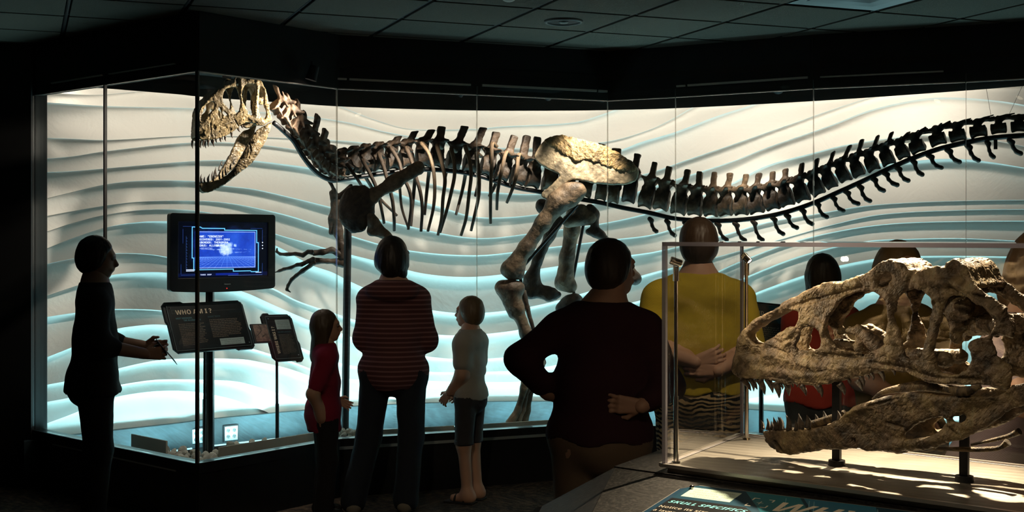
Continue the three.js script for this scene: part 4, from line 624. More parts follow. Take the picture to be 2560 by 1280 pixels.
{ // mounted skull with open jaws
  const W = curve1([[0, 0.058], [0.1, 0.07], [0.25, 0.085], [0.4, 0.105], [0.6, 0.125]]), fr = headFrame((470 - CX) / FOCAL * 7.83, 7.83, Math.cos(0.58), Math.sin(0.58), W);
  const L = (list) => rounded(list.map(([x, y]) => fr.loc(...K3(x, y))), 1), p1 = (x, y) => fr.loc(...K3(x, y));
  const outer = L([[138, 692], [134, 600], [140, 520], [150, 430], [162, 395], [200, 330], [250, 278], [300, 228], [360, 188], [420, 163], [478, 140], [492, 74], [545, 72], [585, 108], [640, 100], [700, 108], [750, 122], [772, 180], [802, 240], [818, 330], [834, 430], [856, 500], [832, 522], [800, 532], [770, 556], [740, 562], [700, 556], [660, 532], [600, 526], [560, 546], [520, 580], [480, 612], [440, 642], [400, 662], [340, 682], [280, 694], [220, 698], [180, 696]]);
  const holes = [[[155, 462], [155, 430], [180, 390], [230, 350], [275, 330], [287, 352], [280, 402], [240, 432], [210, 472], [182, 512], [160, 512]], [[333, 382], [352, 395], [368, 482], [345, 494], [334, 440]], [[374, 418], [402, 440], [418, 468], [398, 462], [384, 446]], [[380, 302], [384, 258], [410, 208], [450, 188], [490, 188], [512, 215], [527, 270], [541, 322], [532, 402], [502, 442], [470, 442], [448, 402], [420, 372], [390, 352]], [[580, 190], [600, 160], [640, 153], [682, 168], [692, 200], [682, 280], [666, 332], [656, 402], [662, 452], [640, 452], [610, 392], [570, 322], [558, 270]], [[738, 200], [755, 176], [767, 210], [762, 300], [767, 380], [792, 430], [792, 472], [770, 492], [740, 462], [728, 380], [733, 280]], [[505, 102], [520, 108], [528, 160], [518, 170], [508, 140]]].map(L);
  const roof = [[140, 640], [146, 450], [200, 335], [300, 235], [420, 170], [500, 130], [580, 118], [680, 112], [750, 128], [800, 250]].map(([x, y]) => p1(x, y));
  const back = p1(790, 300), braincase = ell([back[0] + 0.0, back[1] + 0.02, 0], [0.05, 0.05, 0.035]);
  const noise = (t, y, w) => 0.0045 * fbm(t * 38, y * 38, w * 38 + 4, 4) + 0.002 * noise3(t * 150, y * 150, w * 150);
  const strokes = [{ pts: [[200, 640], [330, 560], [470, 520], [600, 480], [740, 520]].map(([x, y]) => p1(x, y)), r: 0.016, h: 0.009 }, { pts: [[250, 530], [250, 690]].map(([x, y]) => p1(x, y)), r: 0.003, h: -0.006 }, { pts: [[480, 500], [530, 575]].map(([x, y]) => p1(x, y)), r: 0.003, h: -0.006 }, { pts: [[540, 90], [550, 200], [590, 340]].map(([x, y]) => p1(x, y)), r: 0.012, h: 0.008 }, { pts: [[700, 130], [700, 300], [690, 470]].map(([x, y]) => p1(x, y)), r: 0.012, h: 0.007 }];
  const T4 = new THREE.Matrix4().makeRotationY(Math.atan2(fr.ed, fr.ex)).setPosition(...fr.pos);
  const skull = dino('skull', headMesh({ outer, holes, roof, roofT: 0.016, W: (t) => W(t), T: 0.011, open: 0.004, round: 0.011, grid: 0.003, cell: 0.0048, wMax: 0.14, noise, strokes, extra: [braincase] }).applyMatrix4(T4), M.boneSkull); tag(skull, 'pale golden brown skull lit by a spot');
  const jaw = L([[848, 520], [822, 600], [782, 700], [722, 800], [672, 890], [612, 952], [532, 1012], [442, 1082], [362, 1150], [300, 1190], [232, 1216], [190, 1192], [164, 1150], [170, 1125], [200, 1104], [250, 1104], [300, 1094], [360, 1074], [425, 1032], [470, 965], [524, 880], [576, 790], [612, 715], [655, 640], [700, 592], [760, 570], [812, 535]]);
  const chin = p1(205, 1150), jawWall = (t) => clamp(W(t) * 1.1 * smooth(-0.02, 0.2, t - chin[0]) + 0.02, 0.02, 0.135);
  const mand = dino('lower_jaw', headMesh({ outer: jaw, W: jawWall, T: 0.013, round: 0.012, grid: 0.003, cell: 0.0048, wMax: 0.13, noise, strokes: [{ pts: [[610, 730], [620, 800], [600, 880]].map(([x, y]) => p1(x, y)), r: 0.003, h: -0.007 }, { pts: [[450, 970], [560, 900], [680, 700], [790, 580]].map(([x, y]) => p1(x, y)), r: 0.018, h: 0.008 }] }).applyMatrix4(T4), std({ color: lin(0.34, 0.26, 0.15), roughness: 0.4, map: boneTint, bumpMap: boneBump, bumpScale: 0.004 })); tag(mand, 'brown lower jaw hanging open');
  const up = [[150, 690, 152, 772], [190, 700, 190, 768], [238, 695, 238, 766], [284, 690, 291, 766], [312, 684, 317, 712], [354, 672, 360, 722], [400, 660, 406, 712], [462, 622, 470, 682], [522, 582, 548, 622], [560, 556, 578, 588]], lowT = [[190, 1110, 194, 1025], [222, 1104, 226, 1060], [256, 1106, 255, 1046], [300, 1096, 314, 1016], [352, 1078, 355, 988], [378, 1062, 385, 970], [405, 1040, 398, 945], [440, 985, 452, 920], [470, 930, 480, 880]];
  const put = (list, parent, wf, r) => { for (const [x0, y0, x1, y1] of list) for (const s of [1, -1]) { const a = p1(x0, y0), b = p1(x1, y1), w = wf(a[0]); const A = V(a[0], a[1], s * w).applyMatrix4(T4), B = V(b[0], b[1], s * w).applyMatrix4(T4); part('tooth', tooth(A, B, r, V(-0.004, 0, 0)).translate(-skel.position.x, -skel.position.y, -skel.position.z), M.tooth, parent); } };
  put(up, skull, (t) => W(t) + 0.002, 0.011); put(lowT, mand, (t) => jawWall(t), 0.009);
}

// ---------- the fossil skull in its acrylic case ----------
const eX = 0.776, eD = -0.631, sX = 0.515, sD = 0.857, H_PLATE = 1.02, H_TOP = EYE - 0.0165;
const cA = [0.413, 3.414], cB = [cA[0] + 1.2 * eX, cA[1] + 1.2 * eD], cD = [cA[0] + 0.602 * sX, cA[1] + 0.602 * sD], cC = [cB[0] + 0.602 * sX, cB[1] + 0.602 * sD];
const off = (p, a, b) => [p[0] + a * eX + b * sX, p[1] + a * eD + b * sD];
function slabOver(poly, y0, y1) {                               // flat prism over a convex plan polygon (points in order)
  const pos = [], nor = [], uv = [], n = poly.length, tri = (A, B, C, N) => { for (const p of [A, B, C]) { pos.push(...p); nor.push(...N); uv.push(p[0] * eX - p[2] * eD, p[0] * sX - p[2] * sD + p[1]); } };
  for (const [y, N] of [[y1, [0, 1, 0]], [y0, [0, -1, 0]]]) for (let i = 1; i < n - 1; i++) { const q = [0, i, i + 1].map((k) => [poly[k][0], y, -poly[k][1]]); const cr = (q[1][0] - q[0][0]) * (q[2][2] - q[0][2]) - (q[1][2] - q[0][2]) * (q[2][0] - q[0][0]); if ((cr < 0) === (N[1] > 0)) tri(q[0], q[1], q[2], N); else tri(q[0], q[2], q[1], N); }
  const cx = poly.reduce((a, p) => a + p[0], 0) / n, cd = poly.reduce((a, p) => a + p[1], 0) / n;
  for (let i = 0; i < n; i++) { const a = poly[i], b = poly[(i + 1) % n]; let N = [b[1] - a[1], 0, b[0] - a[0]]; const L = Math.hypot(N[0], N[2]); N = N.map((v) => v / L); const out = (a[0] - cx) * N[0] - (a[1] - cd) * N[2]; if (out < 0) N = N.map((v) => -v); const A = [a[0], y0, -a[1]], B = [b[0], y0, -b[1]], C = [b[0], y1, -b[1]], D = [a[0], y1, -a[1]]; const f = ((B[0] - A[0]) * 0 - (B[2] - A[2]) * (y1 - y0)) * N[0] + ((B[0] - A[0]) * (y1 - y0)) * N[2]; if (f > 0) { tri(A, B, C, N); tri(A, C, D, N); } else { tri(A, C, B, N); tri(A, D, C, N); } }
  const g = new THREE.BufferGeometry(); g.setAttribute('position', new THREE.Float32BufferAttribute(pos, 3)); g.setAttribute('normal', new THREE.Float32BufferAttribute(nor, 3)); g.setAttribute('uv', new THREE.Float32BufferAttribute(uv, 2)); return g;
}
const brush = texture(512, (u, v) => { const k = 0.5 + tileFbm(u, v * 1, 3, 3) * 0.25 + tileFbm(u * 1, (v * 26) % 1, 18, 3) * 0.55; return grey(k); }, false, 2.2);
const brushTint = texture(512, (u, v) => { const k = 0.86 + tileFbm(u, (v * 18) % 1, 9, 4) * 0.22 + tileFbm(u, v, 5, 4) * 0.2; return [k, k, k]; }, true, 1.3);
const steel = std({ color: lin(0.42, 0.385, 0.33), roughness: 0.44, metalness: 0.93, roughnessMap: null, map: brushTint, bumpMap: brush, bumpScale: 0.0006 });
const speckle = texture(512, (u, v) => { const n = tileFbm(u, v, 60, 3), k = 0.55 + n * 0.7; return grey(k); }, true, 3);
const deskMat = std({ color: lin(0.055, 0.05, 0.046), roughness: 0.5, metalness: 0.25, map: speckle });
const baseOrigin = [0.9, 3.4];
{
  const base = thing('case_pedestal', 'dark speckled pedestal with a steel deck that carries the skull case', 'pedestal', [baseOrigin[0], 0, -baseOrigin[1]]);
  const add = (n, g, m) => part(n, g.translate(-base.position.x, 0, -base.position.z), m, base);
  const inner = [off(cA, 0.012, 0.012), off(cB, -0.012, 0.012), off(cC, -0.012, -0.012), off(cD, 0.012, -0.012)];
  add('steel_deck', slabOver(inner, H_PLATE - 0.02, H_PLATE), steel);
  const ledge = [off(cA, -0.155, -0.006), off(cB, 0.1, -0.006), off(cC, 0.1, 0.03), off(cD, -0.155, 0.03)];
  add('ledge', slabOver(ledge, H_PLATE - 0.06, H_PLATE - 0.021), deskMat);
  add('body', slabOver([off(cA, -0.1, 0.05), off(cB, 0.05, 0.05), off(cC, 0.05, -0.02), off(cD, -0.1, -0.02)], 0, H_PLATE - 0.06), M.header);
  // bright edging round the foot of the case
  const e = (a, b) => between(a, b, H_PLATE - 0.004, H_PLATE + 0.005, 0.012);
  add('edging', merge([e(off(cA, -0.002, -0.004), off(cB, 0, -0.004)), e(off(cA, -0.004, 0), off(cD, -0.004, 0)), e(off(cD, 0, 0.004), off(cC, 0, 0.004))]), M.alu);
  // sloping reading desk in front of the case, with its mitred left wing
  const y0 = H_PLATE - 0.024, nX = eD, nD = -eX, P = (a, r) => { const p = [cA[0] + a * eX + r * nX, cA[1] + a * eD + r * nD]; return V(p[0], y0 - 0.112 * r, -p[1]); };
  const quad = (list, t) => { const pos = [], n = new THREE.Vector3().crossVectors(list[1].clone().sub(list[0]), list[2].clone().sub(list[0])).normalize(); if (n.y < 0) n.negate(); const lo = list.map((p) => p.clone().addScaledVector(n, -t)), uv = []; const tri = (a, b, c) => { for (const p of [a, b, c]) { pos.push(p.x, p.y, p.z); uv.push(p.x, -p.z); } }; for (let i = 1; i < list.length - 1; i++) { tri(list[0], list[i], list[i + 1]); tri(lo[0], lo[i + 1], lo[i]); } list.forEach((p, i) => { const k = (i + 1) % list.length; tri(p, lo[i], list[k]); tri(list[k], lo[i], lo[k]); }); const g = new THREE.BufferGeometry(); g.setAttribute('position', new THREE.Float32BufferAttribute(pos, 3)); g.setAttribute('uv', new THREE.Float32BufferAttribute(uv, 2)); g.computeVertexNormals(); return g; };
  const apex = P(-0.155, 0.0), hip = P(0.03, 0.38), hipLow = P(0.12, 0.56);
  add('reading_desk', quad([apex, hip, hipLow, P(1.3, 0.56), P(1.3, 0.0)], 0.02), deskMat);
  add('side_wing', quad([apex, V(0.085, 0.895, -3.47), V(0.0, 0.86, -3.02), hipLow, hip], 0.02), deskMat);
  add('skirt', merge([quad([hipLow, P(1.3, 0.56), V(P(1.3, 0.5).x, 0.02, P(1.3, 0.5).z), V(P(0.12, 0.5).x, 0.02, P(0.12, 0.5).z)], 0.02), quad([V(0.085, 0.893, -3.47), V(0.0, 0.858, -3.02), V(0.1, 0.02, -3.02), V(0.2, 0.02, -3.45)], 0.02)]), M.header);
}
{ // acrylic cover: five panels
  const cover = thing('acrylic_cover', 'clear acrylic box with polished edges standing over the fossil skull', 'display case', [baseOrigin[0], H_PLATE, -baseOrigin[1]]);
  const t = 0.011, mats = [M.acrylicEdge, M.acrylicEdge, M.acrylicEdge, M.acrylicEdge, M.acrylic, M.acrylic];
  const y = H_PLATE + 0.001, add = (a, b) => part('panel', between(a, b, y, H_TOP - t, t).translate(-cover.position.x, -cover.position.y, -cover.position.z), mats, cover);
  const k = t / 2;
  add(off(cA, k, 0), off(cD, k, 0)); add(off(cB, -k, 0), off(cC, -k, 0));
  add(off(cA, t + 0.001, k), off(cB, -t - 0.001, k)); add(off(cD, t + 0.001, -k), off(cC, -t - 0.001, -k));
  const top = slabOver([cA, cB, cC, cD], H_TOP - t, H_TOP); top.clearGroups(); top.addGroup(0, 12, 0); top.addGroup(12, 24, 1);
  part('lid', top.translate(-cover.position.x, -cover.position.y, -cover.position.z), [M.acrylic, M.acrylicEdge], cover);
}
// pole lamps in the case corners
function poleLamp(px, py, d, headDir, label, headAt, reach = 0) {
  const X = (px - CX) / FOCAL * d, top = yAt(headAt, d), t = thing('pole_lamp', label, 'lamp', [X, H_PLATE, -d], 0, null), h = top - H_PLATE;
  part('foot', new THREE.CylinderGeometry(0.012, 0.013, 0.005, 24).translate(0, 0.0025, 0), M.chrome, t);
  part('pole', new THREE.CylinderGeometry(0.0052, 0.0052, h - 0.01, 16).translate(0, h / 2, 0), M.chrome, t);
  part('sleeve', new THREE.CylinderGeometry(0.0072, 0.0072, h * 0.33, 16).translate(0, h * 0.165 + 0.004, 0), M.chrome, t);
  part('bracket', merge([box(0.003, 0.05, 0.01, -0.006, h - 0.02, 0), box(0.003, 0.05, 0.01, 0.006, h - 0.02, 0)]), M.chrome, t);
  const dir = headDir.clone().normalize(), q = new THREE.Quaternion().setFromUnitVectors(V(0, -1, 0), dir), c = V(0, h + 0.008, 0);
  const head = part('lamp_head', new THREE.LatheGeometry([[0.001, 0.017], [0.009, 0.017], [0.0105, 0.0155], [0.0105, -0.014], [0.0098, -0.0165], [0.0085, -0.0165], [0.008, -0.012]].map(([r, y]) => new THREE.Vector2(r, y)), 28).applyQuaternion(q).translate(c.x, c.y, c.z), M.chrome, t);
  part('cooling_fin', merge([0.006, 0.009, 0.012].map((y) => new THREE.TorusGeometry(0.0108, 0.0008, 6, 28).rotateX(Math.PI / 2).translate(0, y, 0))).applyQuaternion(q).translate(c.x, c.y, c.z), M.chrome, head);
  part('bulb', new THREE.CylinderGeometry(0.0082, 0.0082, 0.002, 24).translate(0, -0.0135, 0).applyQuaternion(q).translate(c.x, c.y, c.z), std({ color: lin(0.9, 0.9, 0.9), emissive: lin(0.95, 0.97, 1), emissiveIntensity: 3 }), head);
  const l = new THREE.SpotLight(HALOGEN, LEVEL.pole, 0, 0.75, 0.6, 2); l.name = 'pole_glow'; l.position.set(X, H_PLATE + c.y, -d).addScaledVector(dir, 0.022); l.target.position.copy(l.position).add(dir); l.castShadow = true; l.shadow.radius = 0.4; scene.add(l, l.target);
}
poleLamp(1690, 1157, 3.44, V(0.9, -0.3, -0.05), 'chrome pole lamp at the front left corner of the skull case, head turned right', 662);
poleLamp(1866, 1091, 3.84, V(0.55, -0.62, 0.55), 'chrome pole lamp at the rear left corner of the skull case, white bulb showing', 652);
// the skull itself
{
  const W = curve1([[0.05, 0.016], [0.1, 0.017], [0.16, 0.021], [0.25, 0.030], [0.4, 0.050], [0.55, 0.072], [0.7, 0.096], [0.85, 0.12], [1.0, 0.128]]);
  const fr = headFrame(0.568, 3.667, eX, eD, (t) => W(clamp(t, 0.05, 1.05)));
  const T4 = new THREE.Matrix4().makeRotationY(Math.atan2(eD, eX)).setPosition(0.568, 0, -3.667);
  const S = px2(1800, 620, 3.368), J = px2(1840, 900, 3.368), JC = px2(1840, 920, 5.12);
  const s1 = (x, y) => fr.loc(...S(x, y)), j1 = (x, y) => fr.loc(...J(x, y)), c1 = (x, y) => fr.loc(...JC(x, y));
  const SL = (l, k = 1) => rounded(l.map(([x, y]) => s1(x, y)), k), JL = (l, k = 1) => rounded(l.map(([x, y]) => j1(x, y)), k);
  const foot = s1(1200, 1100), origin = V(0.568 + eX * 0.5, H_PLATE, -(3.667 + eD * 0.5));
  const fossil = thing('fossil_skull', 'large brown fossil dinosaur skull with open jaws on two short black posts', 'skull', origin.toArray());
  const add = (n, g, m, p = fossil) => part(n, g.translate(-origin.x, -origin.y, -origin.z), m, p);
  const outer = SL([[98, 960], [128, 870], [148, 795], [165, 742], [212, 682], [280, 612], [350, 570], [440, 530], [520, 480], [562, 440], [650, 408], [720, 370], [800, 330], [850, 308], [930, 294], [1000, 288], [1080, 264], [1160, 248], [1212, 220], [1280, 190], [1330, 150], [1388, 100], [1440, 94], [1500, 114], [1552, 136], [1576, 172], [1605, 186], [1680, 180], [1760, 168], [1830, 158], [1888, 168], [1902, 120], [1940, 88], [1992, 104], [2040, 130], [2082, 172], [2098, 232], [2122, 282], [2180, 330], [2240, 388], [2310, 428], [2380, 488], [2422, 500], [2408, 540], [2442, 590], [2478, 640], [2482, 700], [2486, 762], [2440, 756], [2390, 745], [2330, 728], [2290, 750], [2300, 800], [2320, 860], [2356, 925], [2402, 972], [2442, 995], [2470, 1050], [2452, 1110], [2444, 1180], [2400, 1202], [2300, 1165], [2200, 1150], [2080, 1150], [1950, 1145], [1850, 1150], [1780, 1140], [1700, 1105], [1600, 1068], [1520, 1040], [1450, 1030], [1350, 1035], [1290, 1052], [1200, 1078], [1100, 1094], [1000, 1124], [900, 1148], [800, 1158], [700, 1158], [620, 1152], [540, 1148], [450, 1122], [380, 1112], [300, 1106], [200, 1102], [140, 1082], [104, 1052], [94, 1000]]);
  const holes = [
    [[258, 742], [290, 682], [345, 628], [428, 576], [520, 534], [600, 526], [652, 538], [656, 582], [640, 640], [606, 640], [560, 660], [520, 680], [470, 724], [420, 756], [370, 782], [316, 800], [284, 782]],
    [[690, 704], [720, 680], [770, 672], [810, 692], [830, 740], [830, 800], [820, 840], [760, 846], [700, 846], [660, 840], [666, 790]],
    [[1004, 490], [1052, 440], [1100, 410], [1170, 385], [1260, 368], [1320, 382], [1370, 420], [1396, 482], [1402, 560], [1404, 640], [1388, 700], [1372, 760], [1362, 812], [1300, 842], [1240, 868], [1170, 862], [1060, 842], [990, 804], [940, 752], [916, 702], [906, 642], [922, 600], [962, 560]],
    [[1496, 560], [1500, 500], [1512, 440], [1545, 395], [1600, 374], [1680, 370], [1740, 402], [1772, 462], [1772, 540], [1756, 602], [1742, 680], [1716, 762], [1702, 832], [1690, 900], [1650, 920], [1592, 902], [1560, 852], [1545, 780], [1530, 702], [1500, 622], [1478, 562]],
    [[1940, 440], [2000, 420], [2080, 440], [2152, 482], [2240, 542], [2282, 602], [2280, 680], [2230, 742], [2110, 760], [2082, 832], [2112, 872], [2122, 922], [2092, 982], [2022, 1042], [1940, 1050], [1872, 1032], [1836, 972], [1820, 892], [1830, 782], [1852, 682], [1880, 602], [1912, 522]],
    [[1345, 272], [1372, 236], [1420, 226], [1436, 252], [1420, 302], [1380, 326], [1340, 312]],
    [[1000, 700], [1010, 690], [1012, 700]],
  ].slice(0, 6).map((l) => SL(l));
  const roof = [[110, 960], [150, 800], [215, 690], [350, 580], [520, 490], [720, 385], [850, 320], [1000, 298], [1160, 262], [1300, 200], [1400, 120], [1520, 130], [1600, 195], [1760, 180], [1880, 180], [1950, 110], [2060, 170], [2110, 290]].map(([x, y]) => s1(x, y));
  const line = (l) => l.map(([x, y]) => s1(x, y)), jline = (l) => l.map(([x, y]) => j1(x, y));
  const strokes = [
    [[[200, 930], [420, 900], [640, 960], [900, 1010], [1160, 1000], [1400, 960]], 0.012, 0.006], [[[900, 905], [1100, 915], [1290, 905]], 0.006, -0.011], [[[690, 880], [780, 900], [840, 930]], 0.011, -0.014], [[[420, 740], [520, 800], [610, 760]], 0.006, -0.006],
    [[[230, 870], [280, 900], [330, 905]], 0.012, -0.012], [[[440, 830], [560, 880], [640, 960]], 0.004, -0.005], [[[700, 400], [840, 350], [1000, 330], [1160, 300]], 0.010, 0.006], [[[600, 500], [760, 450], [960, 400], [1200, 330]], 0.005, -0.008],
    [[[1430, 380], [1420, 560], [1440, 760], [1480, 900]], 0.013, 0.006], [[[1390, 860], [1500, 930], [1640, 960], [1800, 1040], [1950, 1100]], 0.012, 0.008], [[[1290, 960], [1420, 985], [1560, 1010], [1680, 1060]], 0.006, -0.008],
    [[[1700, 260], [1850, 290], [1960, 300], [2100, 380], [2240, 480], [2360, 570]], 0.013, 0.012], [[[1950, 330], [2080, 400], [2200, 480], [2330, 600]], 0.008, -0.016], [[[2150, 820], [2190, 930], [2260, 1020], [2360, 1100]], 0.020, 0.012], [[[1850, 620], [1790, 760], [1760, 900]], 0.012, 0.006],
    [[[1640, 200], [1600, 260], [1580, 350]], 0.004, -0.007], [[[1980, 130], [1990, 200], [2060, 260]], 0.012, -0.012], [[[880, 720], [960, 820], [1080, 870]], 0.010, 0.008], [[[1000, 500], [930, 600], [890, 700]], 0.010, 0.007], [[[1700, 1060], [1830, 1090], [2000, 1100], [2200, 1110]], 0.006, -0.008],
    [[[300, 1020], [480, 1050], [700, 1075], [900, 1070]], 0.010, 0.005], [[[640, 590], [620, 680], [560, 800]], 0.012, 0.006],
  ].map(([l, r, h]) => ({ pts: line(l), r, h }));
  const noise = (t, y, w) => { const a = fbm(t * 30, y * 30, w * 30 + 2, 4), b = fbm(t * 85 + 5, y * 85, w * 85, 3), c = 1 - Math.abs(noise3(t * 24 + a * 2, y * 34 + 3, w * 24)) * 4.5; return 0.0045 * a + 0.0038 * b + (c > 0.5 ? 0.004 * (c - 0.5) : 0); };
  const P3 = (x, y, w) => { const a = fr.loc(...S(x, y), w); return [a[0], a[1], w]; };
  const extra = [
    cap(P3(2040, 505, 0.055), P3(1990, 540, 0.05), 0.03, 0.026), cap(P3(2000, 560, 0.045), P3(1985, 760, 0.04), 0.02, 0.014), cap(P3(2040, 480, 0.0), P3(2180, 560, 0.0), 0.05, 0.04),
    cap(P3(1010, 700, 0.03), P3(1165, 690, 0.035), 0.008, 0.012), cap(P3(1165, 690, 0.035), P3(1330, 830, 0.04), 0.014, 0.022), cap(P3(1180, 700, 0.03), P3(1170, 850, 0.03), 0.012, 0.014), cap(P3(920, 790, 0.02), P3(1140, 830, 0.03), 0.006, 0.008),
    cap(P3(2100, 640, 0.0), P3(2420, 660, 0.10), 0.03, 0.022, [0.8, 0, 0.6], 0.5), cap(P3(1560, 900, 0.02), P3(1900, 940, 0.05), 0.016, 0.02), cap(P3(960, 700, 0.09), P3(1000, 480, 0.088), 0.0001, 0.0001),
  ].slice(0, 9);
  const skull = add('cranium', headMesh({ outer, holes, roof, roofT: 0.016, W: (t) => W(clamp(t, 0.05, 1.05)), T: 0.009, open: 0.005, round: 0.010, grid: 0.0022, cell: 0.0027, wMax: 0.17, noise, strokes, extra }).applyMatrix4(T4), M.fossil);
  // lower jaw
  const jawO = JL([[212, 600], [235, 660], [270, 722], [320, 770], [380, 796], [440, 802], [520, 786], [620, 772], [720, 760], [800, 750], [900, 746], [1000, 742], [1060, 742], [1110, 762], [1180, 772], [1260, 762], [1340, 772], [1390, 786], [1480, 766], [1600, 752], [1680, 736], [1760, 702], [1860, 672], [1960, 652], [2080, 582], [2190, 512], [2300, 432], [2380, 402], [2480, 360], [2560, 250], [2540, 180], [2430, 190], [2380, 205], [2330, 215], [2250, 285], [2140, 300], [1990, 300], [1900, 300], [1760, 300], [1640, 275], [1520, 262], [1400, 280], [1290, 300], [1220, 322], [1150, 340], [1080, 362], [1000, 400], [930, 446], [880, 492], [800, 542], [700, 566], [600, 582], [480, 592], [360, 592], [250, 590]]);
  const jawH = [[[1440, 642], [1500, 584], [1580, 542], [1660, 502], [1736, 490], [1780, 512], [1740, 546], [1700, 582], [1622, 632], [1540, 628], [1482, 652]], [[1850, 490], [1900, 480], [1935, 470], [1930, 500], [1890, 510]]].map((l) => JL(l));
  const tip = j1(215, 640)[0], JW = (t) => clamp(W(clamp(t, 0.05, 1.05)) * 0.97 * smooth(-0.03, 0.16, t - tip) + 0.012, 0.02, 0.14);
  const js = [[[[330, 690], [370, 740], [420, 795]], 0.004, -0.014], [[[1010, 670], [1040, 740]], 0.005, -0.014], [[[1000, 560], [1160, 620], [1200, 690]], 0.026, -0.010], [[[900, 450], [1080, 400], [1250, 340], [1380, 320]], 0.009, 0.007], [[[1150, 380], [1300, 340], [1390, 320]], 0.004, -0.007], [[[1800, 560], [1880, 620]], 0.005, -0.006], [[[1300, 520], [1420, 560]], 0.004, -0.006], [[[1960, 440], [2100, 420], [2300, 330]], 0.018, -0.010], [[[1240, 720], [1420, 710], [1620, 690], [1800, 640]], 0.014, 0.007]].map(([l, r, h]) => ({ pts: jline(l), r, h }));
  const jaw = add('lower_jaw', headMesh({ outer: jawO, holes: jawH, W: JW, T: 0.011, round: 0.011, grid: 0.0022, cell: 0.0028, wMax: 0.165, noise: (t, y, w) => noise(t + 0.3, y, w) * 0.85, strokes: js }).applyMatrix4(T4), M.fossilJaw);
  const blade = (l, w, r, name, parent, flat = 0.55) => add(name, sweep(l.map(([x, y, q]) => { const a = fr.loc(...J(x, y), q ?? w); return V(a[0], a[1], q ?? w).applyMatrix4(T4); }), r, 10, flat, V(0, 1, 0), 40), M.fossilJaw, parent);
  blade([[1150, 330], [1230, 275], [1400, 238], [1560, 218], [1700, 235], [1820, 262]], 0.055, [0.003, 0.007, 0.012, 0.014, 0.012, 0.008], 'coronoid_blade', jaw, 1.0);
  blade([[1745, 240], [1850, 262], [1950, 262], [2065, 222]], 0.13, [0.004, 0.012, 0.013, 0.005], 'cheek_splint', skull, 1.0);
  blade([[640, 545], [780, 500], [920, 445]], -0.045, [0.011, 0.011, 0.009], 'far_jaw_rim', jaw, 1);
  blade([[1660, 745], [1900, 752], [2100, 752], [2230, 735], [2290, 690]], 0.03, [0.006, 0.009, 0.0095, 0.0085, 0.014], 'throat_bone', fossil, 0.7);
  blade([[1980, 715], [2180, 670], [2300, 640], [2390, 600]], -0.01, [0.005, 0.0075, 0.009, 0.013], 'throat_bone', fossil, 0.7);
  // teeth, each its own, with the matching one on the far side
  const up = [[85, 140, 185, 292, 13], [185, 145, 226, 300, 10], [232, 150, 236, 202, 7], [300, 150, 367, 342, 15], [395, 155, 432, 234, 8], [505, 175, 551, 386, 17], [570, 205, 592, 280, 7], [625, 212, 641, 278, 7], [835, 215, 892, 356, 12], [1055, 215, 1098, 378, 12], [1325, 200, 1390, 346, 14], [1438, 140, 1456, 204, 7], [1592, 90, 1636, 238, 11], [1728, 62, 1757, 158, 8]];
  const lo = [[330, 790, 302, 668, 9], [388, 798, 384, 648, 9], [428, 798, 430, 684, 8], [490, 798, 462, 652, 10], [560, 800, 526, 628, 11], [672, 800, 660, 618, 13], [772, 798, 765, 672, 9], [852, 786, 836, 636, 12], [936, 768, 926, 598, 13], [1335, 690, 1318, 540, 10]];
  const put = (list, wf, parent, dw) => { for (const [x0, y0, x1, y1, r] of list) for (const s of [1, -1]) { const a = c1(x0, y0), b = c1(x1, y1), w = wf(a[0]) + dw; add('tooth', tooth(V(a[0], a[1], s * w).applyMatrix4(T4), V(b[0], b[1], s * w).applyMatrix4(T4), r * 0.00098, V(0.003, 0, 0)), M.fossilTooth, parent); } };
  put(up, (t) => W(clamp(t, 0.05, 1)), skull, 0.0); put(lo, JW, jaw, -0.002);
  // posts
  const at3 = (t, y, w = 0) => V(t, y, w).applyMatrix4(T4);
  for (const [t, top] of [[0.417, 1.30], [0.765, 1.20]]) {
    const p = add('support_post', box(0.022, top - H_PLATE, 0.014, 0, (top + H_PLATE) / 2, 0).rotateY(-0.67).translate(at3(t, 0).x, 0, at3(t, 0).z), M.metalBlack);
    add('foot_disc', new THREE.CylinderGeometry(0.0225, 0.0235, 0.015, 36).translate(at3(t, 0).x, H_PLATE + 0.0075, at3(t, 0).z), M.metalBlack, p);
  }
  // ceiling key spot on the case, then added fill spots
  const mid = at3(0.55, 1.3);
  spotLamp(V(1.45, H_CEIL - 0.12, -4.15), at3(0.5, 1.2), HALOGEN, LEVEL.caseKey, 0.36, 'ceiling spot lamp behind the skull case', 1.2);
spotLamp(V(0.2, H_CEIL - 0.12, -1.6), mid, HALOGEN, LEVEL.caseFill, 0.5, 'added ceiling fill lamp in front of the skull case', 1.6);  // unseen fill lamp, added to lift the near face of the skull
  spotLamp(V(1.25, H_CEIL - 0.12, -4.7), V(1.05, 1.15, -5.9), HALOGEN, LEVEL.crowdFill, 0.42, 'added ceiling fill lamp over the visitors behind the case', 2, 0.8);  // added fill: brightens the mustard shirt and the visitors beside it
  spotLamp(V(-0.6, H_CEIL - 0.12, -3.6), V(-0.5, 0.8, -7.4), HALOGEN, LEVEL.houseFill, 0.5, 'added dim ceiling fill lamp over the gallery floor', 3, 1);  // added fill for the striped woman and the carpet
}

